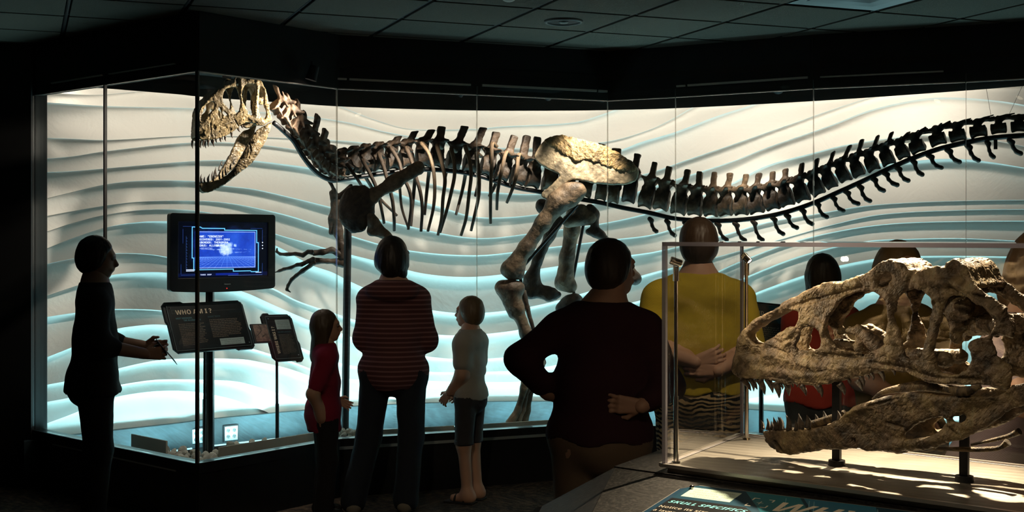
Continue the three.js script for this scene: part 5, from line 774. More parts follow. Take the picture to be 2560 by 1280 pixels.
// ---------- visitors ----------
const skinMat = (k) => std({ color: lin(0.50 * k, 0.29 * k, 0.20 * k), roughness: 0.55 });
const cloth = (r, g, b, o = {}) => std({ color: lin(r, g, b), roughness: 0.92, bumpMap: clothBump, bumpScale: 0.0015, ...o });
const stripes = texture(64, (u, v) => { const k = smooth(0.50, 0.62, v) - smooth(0.86, 0.98, v); return [lerp(0.46, 0.70, k), lerp(0.28, 0.50, k), lerp(0.29, 0.50, k)]; }, true, 1, 36);
const zebra = texture(512, (u, v) => { const w = tileFbm(u, v, 5, 3) * 1.6, k = smooth(-0.15, 0.15, Math.sin((v * 15 + w) * 6.2832 + Math.sin(u * 6.2832 * 2) * 1.6)); return [lerp(0.05, 0.80, k), lerp(0.045, 0.72, k), lerp(0.04, 0.58, k)]; }, true, 3, 3);
const cylUV = (x, y, z) => [Math.atan2(x, z) * 0.16, y];
function handField(wrist, dir, palm, side, curl, s) {            // palm, four unequal fingers and a thumb, as tapered capsules
  const d = dir.clone().normalize(), n = palm.clone().addScaledVector(d, -palm.dot(d)).normalize(), a = d.clone().cross(n).normalize().multiplyScalar(side);
  const P = (u, v, w) => wrist.clone().addScaledVector(d, u * s).addScaledVector(a, v * s).addScaledVector(n, w * s), caps = [];
  const C = (p, q, r0, r1) => caps.push(cap(p.toArray(), q.toArray(), r0 * s, r1 * s));
  for (const v of [-0.028, -0.010, 0.009, 0.026]) C(P(0.005, v * 0.55, 0), P(0.088, v, 0.0), 0.016, 0.0125);
  [[-0.030, 0.062, 0.0075], [-0.011, 0.076, 0.0084], [0.009, 0.082, 0.0086], [0.027, 0.074, 0.0084]].forEach(([v, L, r]) => {
    let p = P(0.09, v, 0), ang = 0; [0.45, 0.31, 0.24].forEach((f, k) => { ang += curl * (k === 0 ? 0.75 : 0.9); const q = p.clone().addScaledVector(d, Math.cos(ang) * L * f * s).addScaledVector(n, Math.sin(ang) * L * f * s).addScaledVector(a, v * 0.12 * s); C(p, q, r - k * 0.0007, r - 0.0007 - k * 0.0007); p = q; });
  });
  const t0 = P(0.022, 0.026, 0.006), t1 = P(0.055, 0.052, 0.016), t2 = P(0.088, 0.056, 0.022 + curl * 0.012); C(t0, t1, 0.0135, 0.0105); C(t1, t2, 0.0102, 0.0078);
  const [lo, hi] = bounds([wrist.toArray(), P(0.18, 0, 0).toArray(), P(0.1, 0, 0.1).toArray(), P(0.1, 0.06, 0).toArray(), P(0.1, -0.05, 0).toArray()], 0.03);
  return nets(union(caps, 0.009 * s), lo, hi, 0.0048, null, 1.2);
}
function visitor(o) {
  const h = o.h, sw = (o.sw ?? 0.115) * h, hw = (o.hw ?? 0.056) * h, fat = o.fat ?? 1, Y = (k) => k * h, lean = o.lean || [0, 0], Z = [0, 0, 1];
  const hip = (s) => [s * hw, Y(0.515), 0], L = o.legs || {};
  const knee = (s) => (s < 0 ? L.lk : L.rk) || [s * hw * 1.08, Y(0.285), -0.01 * h], ank = (s) => (s < 0 ? L.la : L.ra) || [s * hw * 1.1, Y(0.048), 0.01 * h];
  const tilt = (y) => clamp((y - 0.5) / 0.33, 0, 1.3), X = (y) => lean[0] * tilt(y), ZZ = (y) => lean[1] * tilt(y);
  const torso = (e) => [
    cap([-hw * 0.8, Y(0.52), 0], [hw * 0.8, Y(0.52), 0], 0.074 * h * fat + e, 0.074 * h * fat + e, Z, 0.86), cap([0, Y(0.50), 0.022 * h], [0, Y(0.53), 0.018 * h], 0.07 * h * fat + e, 0.07 * h * fat + e),
    cap([X(0.57), Y(0.57), ZZ(0.57)], [X(0.64), Y(0.64), ZZ(0.64)], 0.083 * h * fat + e, 0.083 * h * fat + e, Z, 0.74),
    cap([X(0.66), Y(0.66), ZZ(0.66)], [X(0.755), Y(0.755), ZZ(0.755)], 0.098 * h * fat + e, 0.088 * h + e, Z, 0.66),
    cap([X(0.8) - sw * 0.82, Y(0.786), ZZ(0.8)], [X(0.8) + sw * 0.82, Y(0.786), ZZ(0.8)], 0.036 * h + e, 0.036 * h + e), cap([X(0.8) - sw * 0.4, Y(0.79), ZZ(0.8)], [X(0.83), Y(0.845), ZZ(0.83)], 0.05 * h + e, 0.035 * h + e), cap([X(0.8) + sw * 0.4, Y(0.79), ZZ(0.8)], [X(0.83), Y(0.845), ZZ(0.83)], 0.05 * h + e, 0.035 * h + e),
  ];
  const leg = (s, e, flare = 0) => [cap(hip(s), knee(s), 0.054 * h * fat + e, 0.039 * h * fat + e), cap(knee(s), ank(s), 0.038 * h * fat + e, 0.026 * h + e + flare)];
  const sh = (s) => [X(0.8) + s * sw, Y(0.778), ZZ(0.8)], arm = (s) => (s < 0 ? o.left : o.right) || { e: [s * (sw + 0.03 * h), Y(0.62), 0.01 * h], w: [s * (sw + 0.035 * h), Y(0.475), -0.03 * h] };
  const part3 = (a, b, t) => a.map((v, i) => lerp(v, b[i], t));
  const armPrims = (s, e, to = 2) => { const a = arm(s), S = sh(s), list = []; list.push(cap(S, to < 1 ? part3(S, a.e, to) : a.e, 0.034 * h + e, 0.027 * h + e)); if (to > 1) list.push(cap(a.e, part3(a.e, a.w, to - 1), 0.027 * h + e, lerp(0.027, 0.019, to - 1) * h + e)); return list; };
  const hc = [X(0.9) + (o.headX || 0), Y(0.932), ZZ(0.9) - 0.008 * h + (o.headZ || 0)], yaw = o.yaw || 0, cy = Math.cos(yaw), sy = Math.sin(yaw), pit = o.pitch || 0, cp = Math.cos(pit), spn = Math.sin(pit);
  const toHead = (x, y, z) => { const dx = x - hc[0], dy = y - hc[1], dz = z - hc[2]; const hx = dx * cy + dz * sy, hz = -dx * sy + dz * cy; return [hx, dy * cp - hz * spn, dy * spn + hz * cp]; };
  const k = h * (o.big || 1);
  const headParts = [ell([0, 0.012 * k, 0.006 * k], [0.0445 * k, 0.054 * k, 0.056 * k]), ell([0, -0.022 * k, -0.018 * k], [0.034 * k, 0.042 * k, 0.036 * k]), ell([0, -0.05 * k, -0.036 * k], [0.018 * k, 0.014 * k, 0.015 * k]), cap([0, 0.004 * k, -0.05 * k], [0, -0.014 * k, -0.063 * k], 0.0065 * k, 0.0085 * k), ell([0, -0.033 * k, -0.053 * k], [0.016 * k, 0.0055 * k, 0.006 * k]), ell([0, 0.016 * k, -0.046 * k], [0.03 * k, 0.008 * k, 0.008 * k]), ell([0.046 * k, 0, 0.006 * k], [0.006 * k, 0.016 * k, 0.011 * k]), ell([-0.046 * k, 0, 0.006 * k], [0.006 * k, 0.016 * k, 0.011 * k])];
  const eyes = [ell([0.0175 * k, 0.005 * k, -0.055 * k], [0.010 * k, 0.0065 * k, 0.010 * k]), ell([-0.0175 * k, 0.005 * k, -0.055 * k], [0.010 * k, 0.0065 * k, 0.010 * k])], headU = union(headParts, 0.012 * k);
  const neckF = cap([X(0.82), Y(0.80), ZZ(0.8)], [hc[0], hc[1] - 0.05 * h, hc[2] + 0.01 * h], 0.036 * h, 0.033 * h);
  const headF = (x, y, z) => { const q = toHead(x, y, z); let d = headU(...q); for (const e of eyes) d = smax(d, -e(...q), 0.006 * k); return smin(d, neckF(x, y, z), 0.02 * h); };
  const all = [...torso(0), ...leg(-1, 0), ...leg(1, 0), ...armPrims(-1, 0), ...armPrims(1, 0), neckF];
  const footF = (s) => { const a = ank(s), t = L.toe ? (s < 0 ? L.toe[0] : L.toe[1]) : [0, -1]; return [cap([a[0] - t[0] * 0.02 * h, 0.03 * h, a[2] - t[1] * 0.02 * h], [a[0] + t[0] * 0.075 * h, 0.02 * h, a[2] + t[1] * 0.075 * h], 0.026 * h, 0.02 * h), cap(a, [a[0], 0.03 * h, a[2]], 0.026 * h, 0.026 * h)]; };
  const pts = [hip(-1), knee(-1), knee(1), ank(-1), ank(1), sh(-1), sh(1), arm(-1).e, arm(1).e, arm(-1).w, arm(1).w, [0, Y(0.5), 0.12 * h * fat], [0, Y(0.5), -0.11 * h * fat], [sw + 0.02, Y(0.6), 0], [-sw - 0.02, Y(0.6), 0], [X(0.7), Y(0.7), ZZ(0.7) + 0.09 * h], [X(0.7), Y(0.7), ZZ(0.7) - 0.09 * h], [0, 0.0, -0.11 * h], [0, 0, 0.05 * h]];
  const [lo, hi] = bounds(pts, 0.085 * h); lo[1] = -0.01; hi[1] = Y(0.9);
  const bodyAll = [...all, ...(o.barefoot ? [...footF(-1), ...footF(1)] : [])];
  const bodyGeo = nets(union(bodyAll, 0.03 * h), lo, hi, 0.0135, null, 1.4), [hl, hh] = bounds([hc], 0.085 * k); hl[1] = hc[1] - 0.1 * h;
  const hands = [-1, 1].map((s) => { const a = arm(s), w = V(...a.w), d = a.dir ? V(...a.dir) : w.clone().sub(V(...a.e)); return handField(w, d, a.palm ? V(...a.palm) : V(-s, 0, 0), a.flip ? -s : s, a.curl ?? 0.45, h / 1.72); });
  const body = solo('person', merge([bodyGeo, nets(headF, hl, hh, 0.0055, null, 1.2), ...hands]), skinMat(o.skin ?? 1), o.label, 'person');
  const fold = (x, y, z) => 0.006 * fbm(x * 9 + h, y * 14, z * 9, 3);
  // shirt
  const st = o.sleeve ?? 0.6, shirtU = union([...torso(0.013), ...armPrims(-1, 0.011 + (o.loose || 0), st), ...armPrims(1, 0.011 + (o.loose || 0), st), ...(o.skirtFlare ? [cap([0, Y(0.52), 0], [0, o.hem + 0.02, 0], 0.085 * h * fat, 0.085 * h * fat + o.skirtFlare, Z, 0.75)] : [])], 0.028 * h);
  const neckY = Y(o.neck ?? 0.852), hood = o.hood ? ell([X(0.83), Y(0.815), ZZ(0.83) + 0.055 * h], [0.095 * h, 0.045 * h, 0.05 * h]) : null;
  const shirtF = (x, y, z) => { let d = shirtU(x, y, z); if (hood) d = smin(d, hood(x, y, z), 0.02); return smax(smax(d, o.hem - y + 0.01 * Math.sin(x * 30), 0.008), y - neckY, 0.012) + fold(x, y, z); };
  part(o.top || 'shirt', nets(shirtF, lo, hi, 0.0115, cylUV, 1.6), o.shirt, body);
  // trousers and shoes
  const tr = union([...leg(-1, 0.012, o.flare ?? 0.012), ...leg(1, 0.012, o.flare ?? 0.012), ...torso(0.006).slice(0, 3)], 0.02 * h), cuff = o.cuff ?? 0.03 * h;
  part(o.bottom || 'trousers', nets((x, y, z) => smax(smax(tr(x, y, z), y - Y(0.6), 0.01), cuff - y, 0.008) + fold(x, y, z), [lo[0], Math.max(0, cuff - 0.02), lo[2]], [hi[0], Y(0.62), hi[2]], 0.0125, (x, y, z) => [x + z * 0.6, y], 1.6), o.pants, body);
  if (!o.barefoot) for (const s of [-1, 1]) { const u = union(footF(s).map((f) => (x, y, z) => f(x, y, z) - 0.006), 0.02), a = ank(s); part('shoe', nets((x, y, z) => smax(u(x, y, z), 0.004 - y, 0.006), [a[0] - 0.12 * h, 0, a[2] - 0.14 * h], [a[0] + 0.12 * h, 0.1 * h, a[2] + 0.1 * h], 0.007, null, 1.2), o.shoe || M.black, body); }
  // hair
  const H = o.hair, cut = H.face ?? -0.028, hp = [ell([0, 0.018 * k, 0.012 * k], [0.053 * k, 0.058 * k, 0.060 * k]), ell([0, -0.01 * k, 0.022 * k], [0.053 * k, 0.052 * k, 0.05 * k])];
  if (H.bun) hp.push(ell(H.bun.map((v) => v * k), [0.022 * k, 0.026 * k, 0.022 * k]));
  if (H.long) hp.push(cap([0, -0.01 * k, 0.03 * k], [0, -H.long, 0.048 * k], 0.052 * k, 0.036 * k + (H.wide || 0), Z, 0.6), cap([0.034 * k, 0, 0.005 * k], [0.042 * k, -H.long * 0.85, 0.015 * k], 0.022 * k, 0.014 * k), cap([-0.034 * k, 0, 0.005 * k], [-0.042 * k, -H.long * 0.85, 0.015 * k], 0.022 * k, 0.014 * k));
  const hu = union(hp, 0.014 * k), hairF = (x, y, z) => { const q = toHead(x, y, z); const front = cut * k + 0.02 * k * smooth(0.01 * k, 0.055 * k, q[1]) * -1 - q[2]; return smax(hu(...q), front, 0.012) + 0.003 * fbm(q[0] * 90, q[1] * 14, q[2] * 90, 3); };
  const [al, ah] = bounds([[hc[0], hc[1], hc[2]], [hc[0], hc[1] - (H.long || 0), hc[2] + 0.02]], 0.1 * k);
  part('hair', nets(hairF, al, ah, 0.0065, null, 1.6), std({ color: lin(...H.color), roughness: 0.5 }), body);
  for (const e of [-1, 1]) { const q = V(e * 0.0175 * k, 0.005 * k, -0.0475 * k).applyEuler(new THREE.Euler(-pit, 0, 0)).applyAxisAngle(V(0, 1, 0), -yaw * 1).add(V(...hc)); part('eye', new THREE.SphereGeometry(0.0075 * k, 12, 10).translate(q.x, q.y, q.z), std({ color: lin(0.30, 0.27, 0.25), roughness: 0.2 }), body); }
  for (const g of o.extras || []) part(g[0], g[1], g[2], body);
  const [px, d] = o.at; body.position.set((px - CX) / FOCAL * d, 0, -d); body.rotation.y = o.turn || 0;
  return body;
}
const denim = cloth(0.020, 0.027, 0.040), darkCloth = cloth(0.014, 0.013, 0.014);
// woman in stripes, back to the camera, arms folded
visitor({ label: 'woman in a pink striped hooded top and jeans, back turned, arms folded', at: [984, 7.42], h: 1.63, sw: 0.094, hw: 0.062, fat: 1.0, hem: 0.735, sleeve: 1.7, hood: true, shirt: cloth(0.62, 0.62, 0.62, { map: stripes }), top: 'hooded_top', pants: denim, bottom: 'jeans', flare: 0.022, cuff: 0.02, skin: 1, shoe: cloth(0.3, 0.27, 0.22),
  left: { e: [-0.185, 1.03, -0.03], w: [-0.02, 1.05, -0.17], dir: [0.9, 0.1, -0.2], palm: [0, 0, 1] }, right: { e: [0.205, 1.02, -0.04], w: [0.05, 1.01, -0.19], dir: [-0.9, 0.05, -0.1], palm: [0, 0, 1] },
  legs: { lk: [-0.15, 0.45, -0.02], la: [-0.235, 0.075, 0.06], rk: [0.105, 0.45, -0.01], ra: [0.075, 0.075, 0.02], toe: [[-0.2, -0.95], [0.1, -1]] }, headX: -0.01, big: 1.08, hair: { color: [0.016, 0.011, 0.008], bun: [0.032, -0.05, 0.02], long: 0.05, wide: 0.004 } });
// person in maroon, hands on hips
visitor({ label: 'person in a dark maroon long-sleeved top, hands on hips, back turned', at: [1500, 5.0], h: 1.63, sw: 0.112, fat: 1.1, hem: 0.83, sleeve: 1.75, shirt: cloth(0.036, 0.007, 0.014), top: 'jumper', pants: cloth(0.17, 0.115, 0.075), skin: 0.9, lean: [0.01, 0], headX: 0.04, yaw: 0.95,
  left: { e: [-0.325, 1.16, 0.05], w: [-0.215, 1.02, 0.0], dir: [0.55, -0.2, -0.8], palm: [0.8, 0, 0.2], curl: 0.3 }, right: { e: [0.275, 1.05, 0.06], w: [0.15, 0.985, 0.155], dir: [-0.95, 0.05, -0.12], palm: [0, 0, -1], curl: 0.25 }, hair: { color: [0.035, 0.024, 0.016] } });
// person in olive shirt and zebra trousers
visitor({ label: 'person in a mustard shirt and zebra trousers, hands behind the back', at: [1746, 6.0], h: 1.73, sw: 0.116, fat: 1.14, hem: 0.90, sleeve: 0.95, loose: 0.006, shirt: cloth(0.52, 0.39, 0.03), pants: cloth(0.85, 0.8, 0.7, { map: zebra }), skin: 1.1,
  left: { e: [-0.255, 1.12, 0.07], w: [-0.045, 1.06, 0.2], dir: [0.8, 0.25, 0.05], palm: [0, 0, -1], curl: 0.5 }, right: { e: [0.255, 1.1, 0.07], w: [0.06, 1.02, 0.2], dir: [-0.85, 0.1, 0.05], palm: [0, 0, -1], curl: 0.5 }, hair: { color: [0.06, 0.035, 0.02] } });
// girl in red running past
visitor({ label: 'small girl with long brown hair in a crimson top, seen side on', at: [812, 7.3], h: 1.2, sw: 0.1, turn: -1.35, hem: 0.5, skirtFlare: 0.03, sleeve: 0.8, shirt: cloth(0.26, 0.008, 0.035), top: 'tunic', pants: darkCloth, bottom: 'leggings', skin: 1,
  left: { e: [-0.15, 0.73, 0.05], w: [-0.11, 0.67, -0.08] }, right: { e: [0.15, 0.74, 0.08], w: [0.13, 0.6, 0.03] }, big: 1.12, hair: { color: [0.075, 0.05, 0.03], long: 0.17, wide: 0.006, face: -0.03 } });
// boy
visitor({ label: 'small boy in a pale grey T-shirt and dark shorts with sandals, seen side on', at: [1176, 7.72], h: 1.26, sw: 0.088, hw: 0.05, fat: 0.86, turn: 1.15, hem: 0.64, sleeve: 0.62, loose: 0.008, shirt: cloth(0.42, 0.40, 0.35), top: 'tee', pants: cloth(0.05, 0.05, 0.055), bottom: 'shorts', cuff: 0.36, flare: 0.02, skin: 1.15, barefoot: true, big: 1.1,
  left: { e: [-0.125, 0.80, -0.0], w: [-0.1, 0.68, -0.1] }, right: { e: [0.13, 0.8, 0.0], w: [0.1, 0.68, -0.1] }, hair: { color: [0.16, 0.11, 0.06] },
  extras: [-1, 1].map((s) => ['sandal', merge([rbox(0.085, 0.012, 0.2, 0.005).translate(s * 0.069, 0.006, -0.035), new THREE.TorusGeometry(0.036, 0.007, 8, 24, Math.PI).translate(s * 0.069, 0.012, -0.06), new THREE.TorusGeometry(0.036, 0.006, 8, 24, Math.PI).rotateX(0.5).translate(s * 0.069, 0.012, 0.0)]), M.black]) });
// person at the left end, side on, holding papers
visitor({ label: 'dark figure in a long loose coat at the left end, holding a sheet', at: [238, 6.88], h: 1.64, sw: 0.105, fat: 1.0, turn: -1.25, hem: 0.78, skirtFlare: 0.05, sleeve: 1.3, shirt: cloth(0.012, 0.009, 0.008), top: 'coat', pants: darkCloth, skin: 0.75, pitch: 0.15,
  left: { e: [-0.19, 1.05, -0.06], w: [-0.14, 1.02, -0.27], dir: [0.3, 0.0, -0.9], palm: [1, 0, 0], curl: 0.5 }, right: { e: [0.2, 1.06, -0.02], w: [0.13, 1.0, -0.26], dir: [-0.3, 0, -0.9], palm: [-1, 0, 0], curl: 0.5 }, hair: { color: [0.03, 0.02, 0.014] },
  extras: [['paper_sheet', rbox(0.24, 0.003, 0.17, 0.001).rotateX(-0.9).translate(0.0, 1.0, -0.38), cloth(0.14, 0.13, 0.12)]] });
// child or woman with dark hair and red shirt behind the fossil
visitor({ label: 'long-haired visitor in a red shirt standing behind the fossil snout', at: [2054, 6.4], h: 1.55, sw: 0.092, hem: 0.78, sleeve: 0.7, shirt: cloth(0.36, 0.035, 0.02), pants: cloth(0.035, 0.04, 0.045), skin: 1, yaw: -0.15,
  left: { e: [-0.175, 0.98, -0.03], w: [-0.1, 0.92, -0.2] }, right: { e: [0.19, 0.97, -0.03], w: [0.12, 0.9, -0.2] }, hair: { color: [0.030, 0.020, 0.010], long: 0.20, wide: 0.012 } });
// facing visitors at the far side of the case
visitor({ label: 'fair-haired visitor in an olive shirt facing the case, behind the skull', at: [2246, 4.95], h: 1.62, sw: 0.108, turn: Math.PI + 0.15, hem: 0.88, sleeve: 0.85, shirt: cloth(0.24, 0.16, 0.035), pants: cloth(0.8, 0.74, 0.62, { map: zebra }), skin: 1.2, pitch: 0.2,
  left: { e: [-0.18, 1.08, -0.08], w: [0.0, 1.02, -0.24], dir: [0.9, 0.1, -0.3], palm: [0, 0, 1] }, right: { e: [0.2, 1.1, -0.1], w: [0.10, 1.0, -0.34], dir: [-0.3, -0.5, -0.8], palm: [0, -1, 0], curl: 0.3 }, hair: { color: [0.30, 0.19, 0.07], long: 0.06, face: -0.02 } });
visitor({ label: 'brown-haired visitor in a pale lavender shirt leaning over the case', at: [2492, 4.0], h: 1.66, sw: 0.115, fat: 1.1, turn: Math.PI + 0.75, lean: [0, -0.12], hem: 0.8, sleeve: 0.75, shirt: cloth(0.46, 0.37, 0.42), pants: darkCloth, skin: 1.25, pitch: 0.35, yaw: 0.1,
  left: { e: [-0.24, 1.17, -0.24], w: [-0.17, 1.085, -0.40], dir: [0.1, -0.3, -0.95], palm: [0, -1, 0], curl: 0.2 }, right: { e: [0.26, 1.17, -0.2], w: [0.2, 1.085, -0.34], dir: [-0.2, -0.3, -0.9], palm: [0, -1, 0], curl: 0.2 }, hair: { color: [0.10, 0.06, 0.028], long: 0.1, wide: 0.006, face: -0.018 } });

// ---------- screen and text stands ----------
function canvasTex(w, h, draw) { const c = document.createElement('canvas'); c.width = w; c.height = h; const g = c.getContext('2d'); draw(g, w, h); const t = new THREE.CanvasTexture(c); t.colorSpace = THREE.SRGBColorSpace; t.anisotropy = 8; return t; }
const words = 'the bones of this animal were found in a layer of mud and sand with many others of its kind and had been buried quickly by water when the land was flooded so that most of the skull and spine stayed together'.split(' ');
function textBlock(g, x, y, w, rows, size, lead, color, start = 0) { g.fillStyle = color; g.font = size + 'px sans-serif'; let k = start; for (let r = 0; r < rows; r++) { let line = ''; const lim = r === rows - 1 ? w * 0.6 : w; while (g.measureText(line + words[k % words.length] + ' ').width < lim) { line += words[k % words.length] + ' '; k++; } g.fillText(line, x, y + r * lead); } }
const faceUV = (g, w, h) => { const p = g.attributes.position, uv = []; for (let i = 0; i < p.count; i++) uv.push((p.getX(i) + w / 2) / w, (p.getY(i) + h / 2) / h); g.setAttribute('uv', new THREE.Float32BufferAttribute(uv, 2)); return g; };
function basisAt(tl, tr, bl) {                                   // frame of a board from three corners in space: x along the top, y up the board
  const x = tr.clone().sub(tl), w = x.length(); x.normalize(); const y = tl.clone().sub(bl); y.addScaledVector(x, -y.dot(x)); const hgt = y.length(); y.normalize(); const z = x.clone().cross(y);
  const c = tl.clone().addScaledVector(x, w / 2).addScaledVector(y, -hgt / 2); return { m: new THREE.Matrix4().makeBasis(x, y, z).setPosition(c), w, h: hgt, c };
}
function tabShape(w, h, c, tab) { const s = new THREE.Shape(), W = w / 2, H = h / 2; s.moveTo(-W, H - c); s.lineTo(-W + c, H); s.lineTo(-W + w * 0.22, H); s.lineTo(-W + w * 0.25, H - tab); s.lineTo(W - tab - c * 1.6, H - tab); s.lineTo(W - tab, H - tab - c * 1.6); s.lineTo(W - tab, -H + h * 0.42); s.lineTo(W, -H + h * 0.36); s.lineTo(W, -H + c); s.lineTo(W - c, -H); s.lineTo(W - w * 0.2, -H); s.lineTo(W - w * 0.23, -H + tab); s.lineTo(-W + tab + c * 1.6, -H + tab); s.lineTo(-W + tab, -H + tab + c * 1.6); s.lineTo(-W + tab, H - h * 0.42); s.lineTo(-W, H - h * 0.36); s.closePath(); return s; }
const inset = std({ color: lin(0.03, 0.032, 0.034), roughness: 0.45 });
function textStand(o) {
  const b = basisAt(o.tl, o.tr, o.bl), foot = V(o.post[0].x, H_BED, o.post[0].z), t = thing(o.name, o.label, 'text stand', foot.toArray());
  const put = (n, g, m, p = t) => part(n, g.applyMatrix4(b.m).translate(-foot.x, -foot.y, -foot.z), m, p);
  const s = tabShape(b.w, b.h, 0.018, 0.01), board = put('board', new THREE.ExtrudeGeometry(s, { depth: 0.014, bevelEnabled: true, bevelSize: 0.002, bevelThickness: 0.002, bevelSegments: 1 }).translate(0, 0, -0.016), M.metalBlack);
  const fw = b.w - 0.05, fh = b.h - 0.05; put('text_panel', faceUV(rbox(fw, fh, 0.004, 0.0015).translate(0, 0, 0.003), fw, fh), std({ map: o.map, roughness: 0.35 }), board);
  for (const [x, y] of [[-fw / 2 + 0.015, fh / 2 - 0.015], [fw / 2 - 0.015, -fh / 2 + 0.015]]) put('screw', new THREE.SphereGeometry(0.005, 10, 8).translate(x, y, 0.006), M.chrome, board);
  put('rim', merge([box(fw + 0.006, 0.0025, 0.003, 0, fh / 2 + 0.003, 0.004), box(fw + 0.006, 0.0025, 0.003, 0, -fh / 2 - 0.003, 0.004), box(0.0025, fh, 0.003, -fw / 2 - 0.003, 0, 0.004), box(0.0025, fh, 0.003, fw / 2 + 0.003, 0, 0.004)]), std({ color: lin(0.2, 0.24, 0.25), roughness: 0.4, metalness: 0.6 }), board);
  const lo = foot.clone(), hi = o.post[1]; part('post', rod(lo.clone().sub(foot), hi.clone().sub(foot), o.r, o.r, 16), M.metalBlack, t);
  part('post_sleeve', rod(V(0, 0, 0), V(0, (hi.y - lo.y) * 0.55, 0), o.r * 1.35, o.r * 1.35, 16), M.metalBlack, t);
  part('foot_plate', new THREE.CylinderGeometry(o.r * 4, o.r * 4, 0.012, 28).translate(0, 0.006, 0), M.metalBlack, t);
  if (o.more) o.more(t, put, b); return t;
}
{ // monitor
  const tl = at(427, 533, 7.50), tr = at(688, 538, 8.08), bl = V(tl.x, at(420, 733, 7.50).y, tl.z), b = basisAt(tl, tr, bl), W = b.w, H = b.h;
  const t = thing('monitor', 'black flat screen monitor showing a blue dinosaur graphic, on a tall black post', 'monitor', [b.c.x, H_BED, b.c.z]);
  const org = t.position.clone(), put = (n, g, m, p = t) => part(n, g.applyMatrix4(b.m).translate(-org.x, -org.y, -org.z), m, p);
  const plastic = std({ color: lin(0.012, 0.012, 0.013), roughness: 0.3 });
  const sh = new THREE.Shape(), c = 0.02; sh.moveTo(-W / 2 + c, H / 2); sh.lineTo(W / 2 - c, H / 2); sh.quadraticCurveTo(W / 2, H / 2, W / 2, H / 2 - c); sh.lineTo(W / 2, -H / 2 + 0.03); sh.quadraticCurveTo(W / 2, -H / 2 + 0.012, W / 2 - 0.03, -H / 2 + 0.01); sh.quadraticCurveTo(0, -H / 2 - 0.012, -W / 2 + 0.03, -H / 2 + 0.01); sh.quadraticCurveTo(-W / 2, -H / 2 + 0.012, -W / 2, -H / 2 + 0.03); sh.lineTo(-W / 2, H / 2 - c); sh.quadraticCurveTo(-W / 2, H / 2, -W / 2 + c, H / 2);
  const bz = 0.052, hole = new THREE.Path(); hole.moveTo(-W / 2 + bz, H / 2 - 0.045); hole.lineTo(-W / 2 + bz, -H / 2 + 0.085); hole.lineTo(W / 2 - bz, -H / 2 + 0.085); hole.lineTo(W / 2 - bz, H / 2 - 0.045); hole.closePath(); sh.holes.push(hole);
  const bezel = put('bezel', new THREE.ExtrudeGeometry(sh, { depth: 0.03, bevelEnabled: true, bevelSize: 0.003, bevelThickness: 0.004, bevelSegments: 2, curveSegments: 10 }).translate(0, 0, -0.034), plastic);
  put('back_shell', rbox(W - 0.06, H - 0.08, 0.07, 0.02, 3).translate(0, 0.01, -0.06), plastic);
  const sw = W - 2 * bz, shh = H - 0.13, sy = (-H / 2 + 0.085 + H / 2 - 0.045) / 2;
  const map = canvasTex(1024, 640, (g, w, h) => {
    g.fillStyle = '#03050f'; g.fillRect(0, 0, w, h);
    g.fillStyle = '#050b2c'; g.fillRect(0, h - 60, w, 40);
    g.fillStyle = '#0c1f7a'; g.fillRect(420, h - 52, 260, 22);
    const X = 190, Y = 112, w2 = 690, h2 = 420;
    g.fillStyle = '#1c3fae'; g.fillRect(X, Y, w2, h2); for (let k = 0; k < 260; k++) { const a = hash(k, 3, 1), b2 = hash(k, 5, 2), r = 20 + 70 * hash(k, 7, 3); g.fillStyle = 'rgba(' + (hash(k, 1, 9) > 0.5 ? '14,36,140' : '50,95,215') + ',0.06)'; g.beginPath(); g.arc(X + a * w2, Y + b2 * h2 * 0.75, r, 0, 7); g.fill(); }
    g.save(); g.beginPath(); g.rect(X, Y, w2, h2); g.clip();
    g.strokeStyle = '#6f9dff'; g.lineWidth = 2; const hy = Y + 290; for (let k = -26; k <= 26; k++) { g.beginPath(); g.moveTo(X + w2 * 0.52 + k * 22, hy); g.lineTo(X + w2 * 0.52 + k * 74, Y + h2); g.stroke(); } for (let k = 0; k < 11; k++) { const yy = hy + Math.pow(k / 10, 1.7) * (h2 - 290); g.beginPath(); g.moveTo(X, yy); g.lineTo(X + w2, yy); g.stroke(); }
    for (let k = 0; k < 300; k++) { const a = hash(k, 11, 1), b2 = hash(k, 13, 2), q = hash(k, 17, 3); let x, y, r; if (k < 120) { x = X + w2 * 0.5 + (a - 0.5) * 120; y = Y + 195 + (b2 - 0.5) * 110; r = 20 * q + 8; } else if (k < 190) { x = X + 90 + a * 270; y = Y + 192 + Math.sin(a * 3) * 14 + b2 * 6; r = 3 + a * 8; } else if (k < 260) { x = X + 390 + a * 250; y = Y + (q > 0.5 ? 195 + a * 12 : 240 - a * 8) + b2 * 6; r = 8 - a * 5; } else { x = X + w2 * 0.5 + (a < 0.5 ? -105 : 95) + b2 * 24; y = Y + 150 + q * 20; r = 11; } g.fillStyle = 'rgba(190,215,255,0.16)'; g.beginPath(); g.arc(x, y, r, 0, 7); g.fill(); }
    for (let k = 0; k < 60; k++) { g.fillStyle = 'rgba(225,238,255,0.16)'; g.beginPath(); g.arc(X + w2 * 0.5 + (hash(k, 21, 1) - 0.5) * 70, Y + 200 + (hash(k, 23, 1) - 0.3) * 110, 5 + 12 * hash(k, 29, 2), 0, 7); g.fill(); }
    g.restore();
    g.strokeStyle = '#b9ccff'; g.lineWidth = 4; g.strokeRect(X + 8, Y + 8, w2 - 16, h2 - 16);
    const fr = (list, col, lw) => { g.strokeStyle = col; g.lineWidth = lw; g.beginPath(); list.forEach(([x, y], i) => (i ? g.lineTo(x, y) : g.moveTo(x, y))); g.closePath(); g.stroke(); };
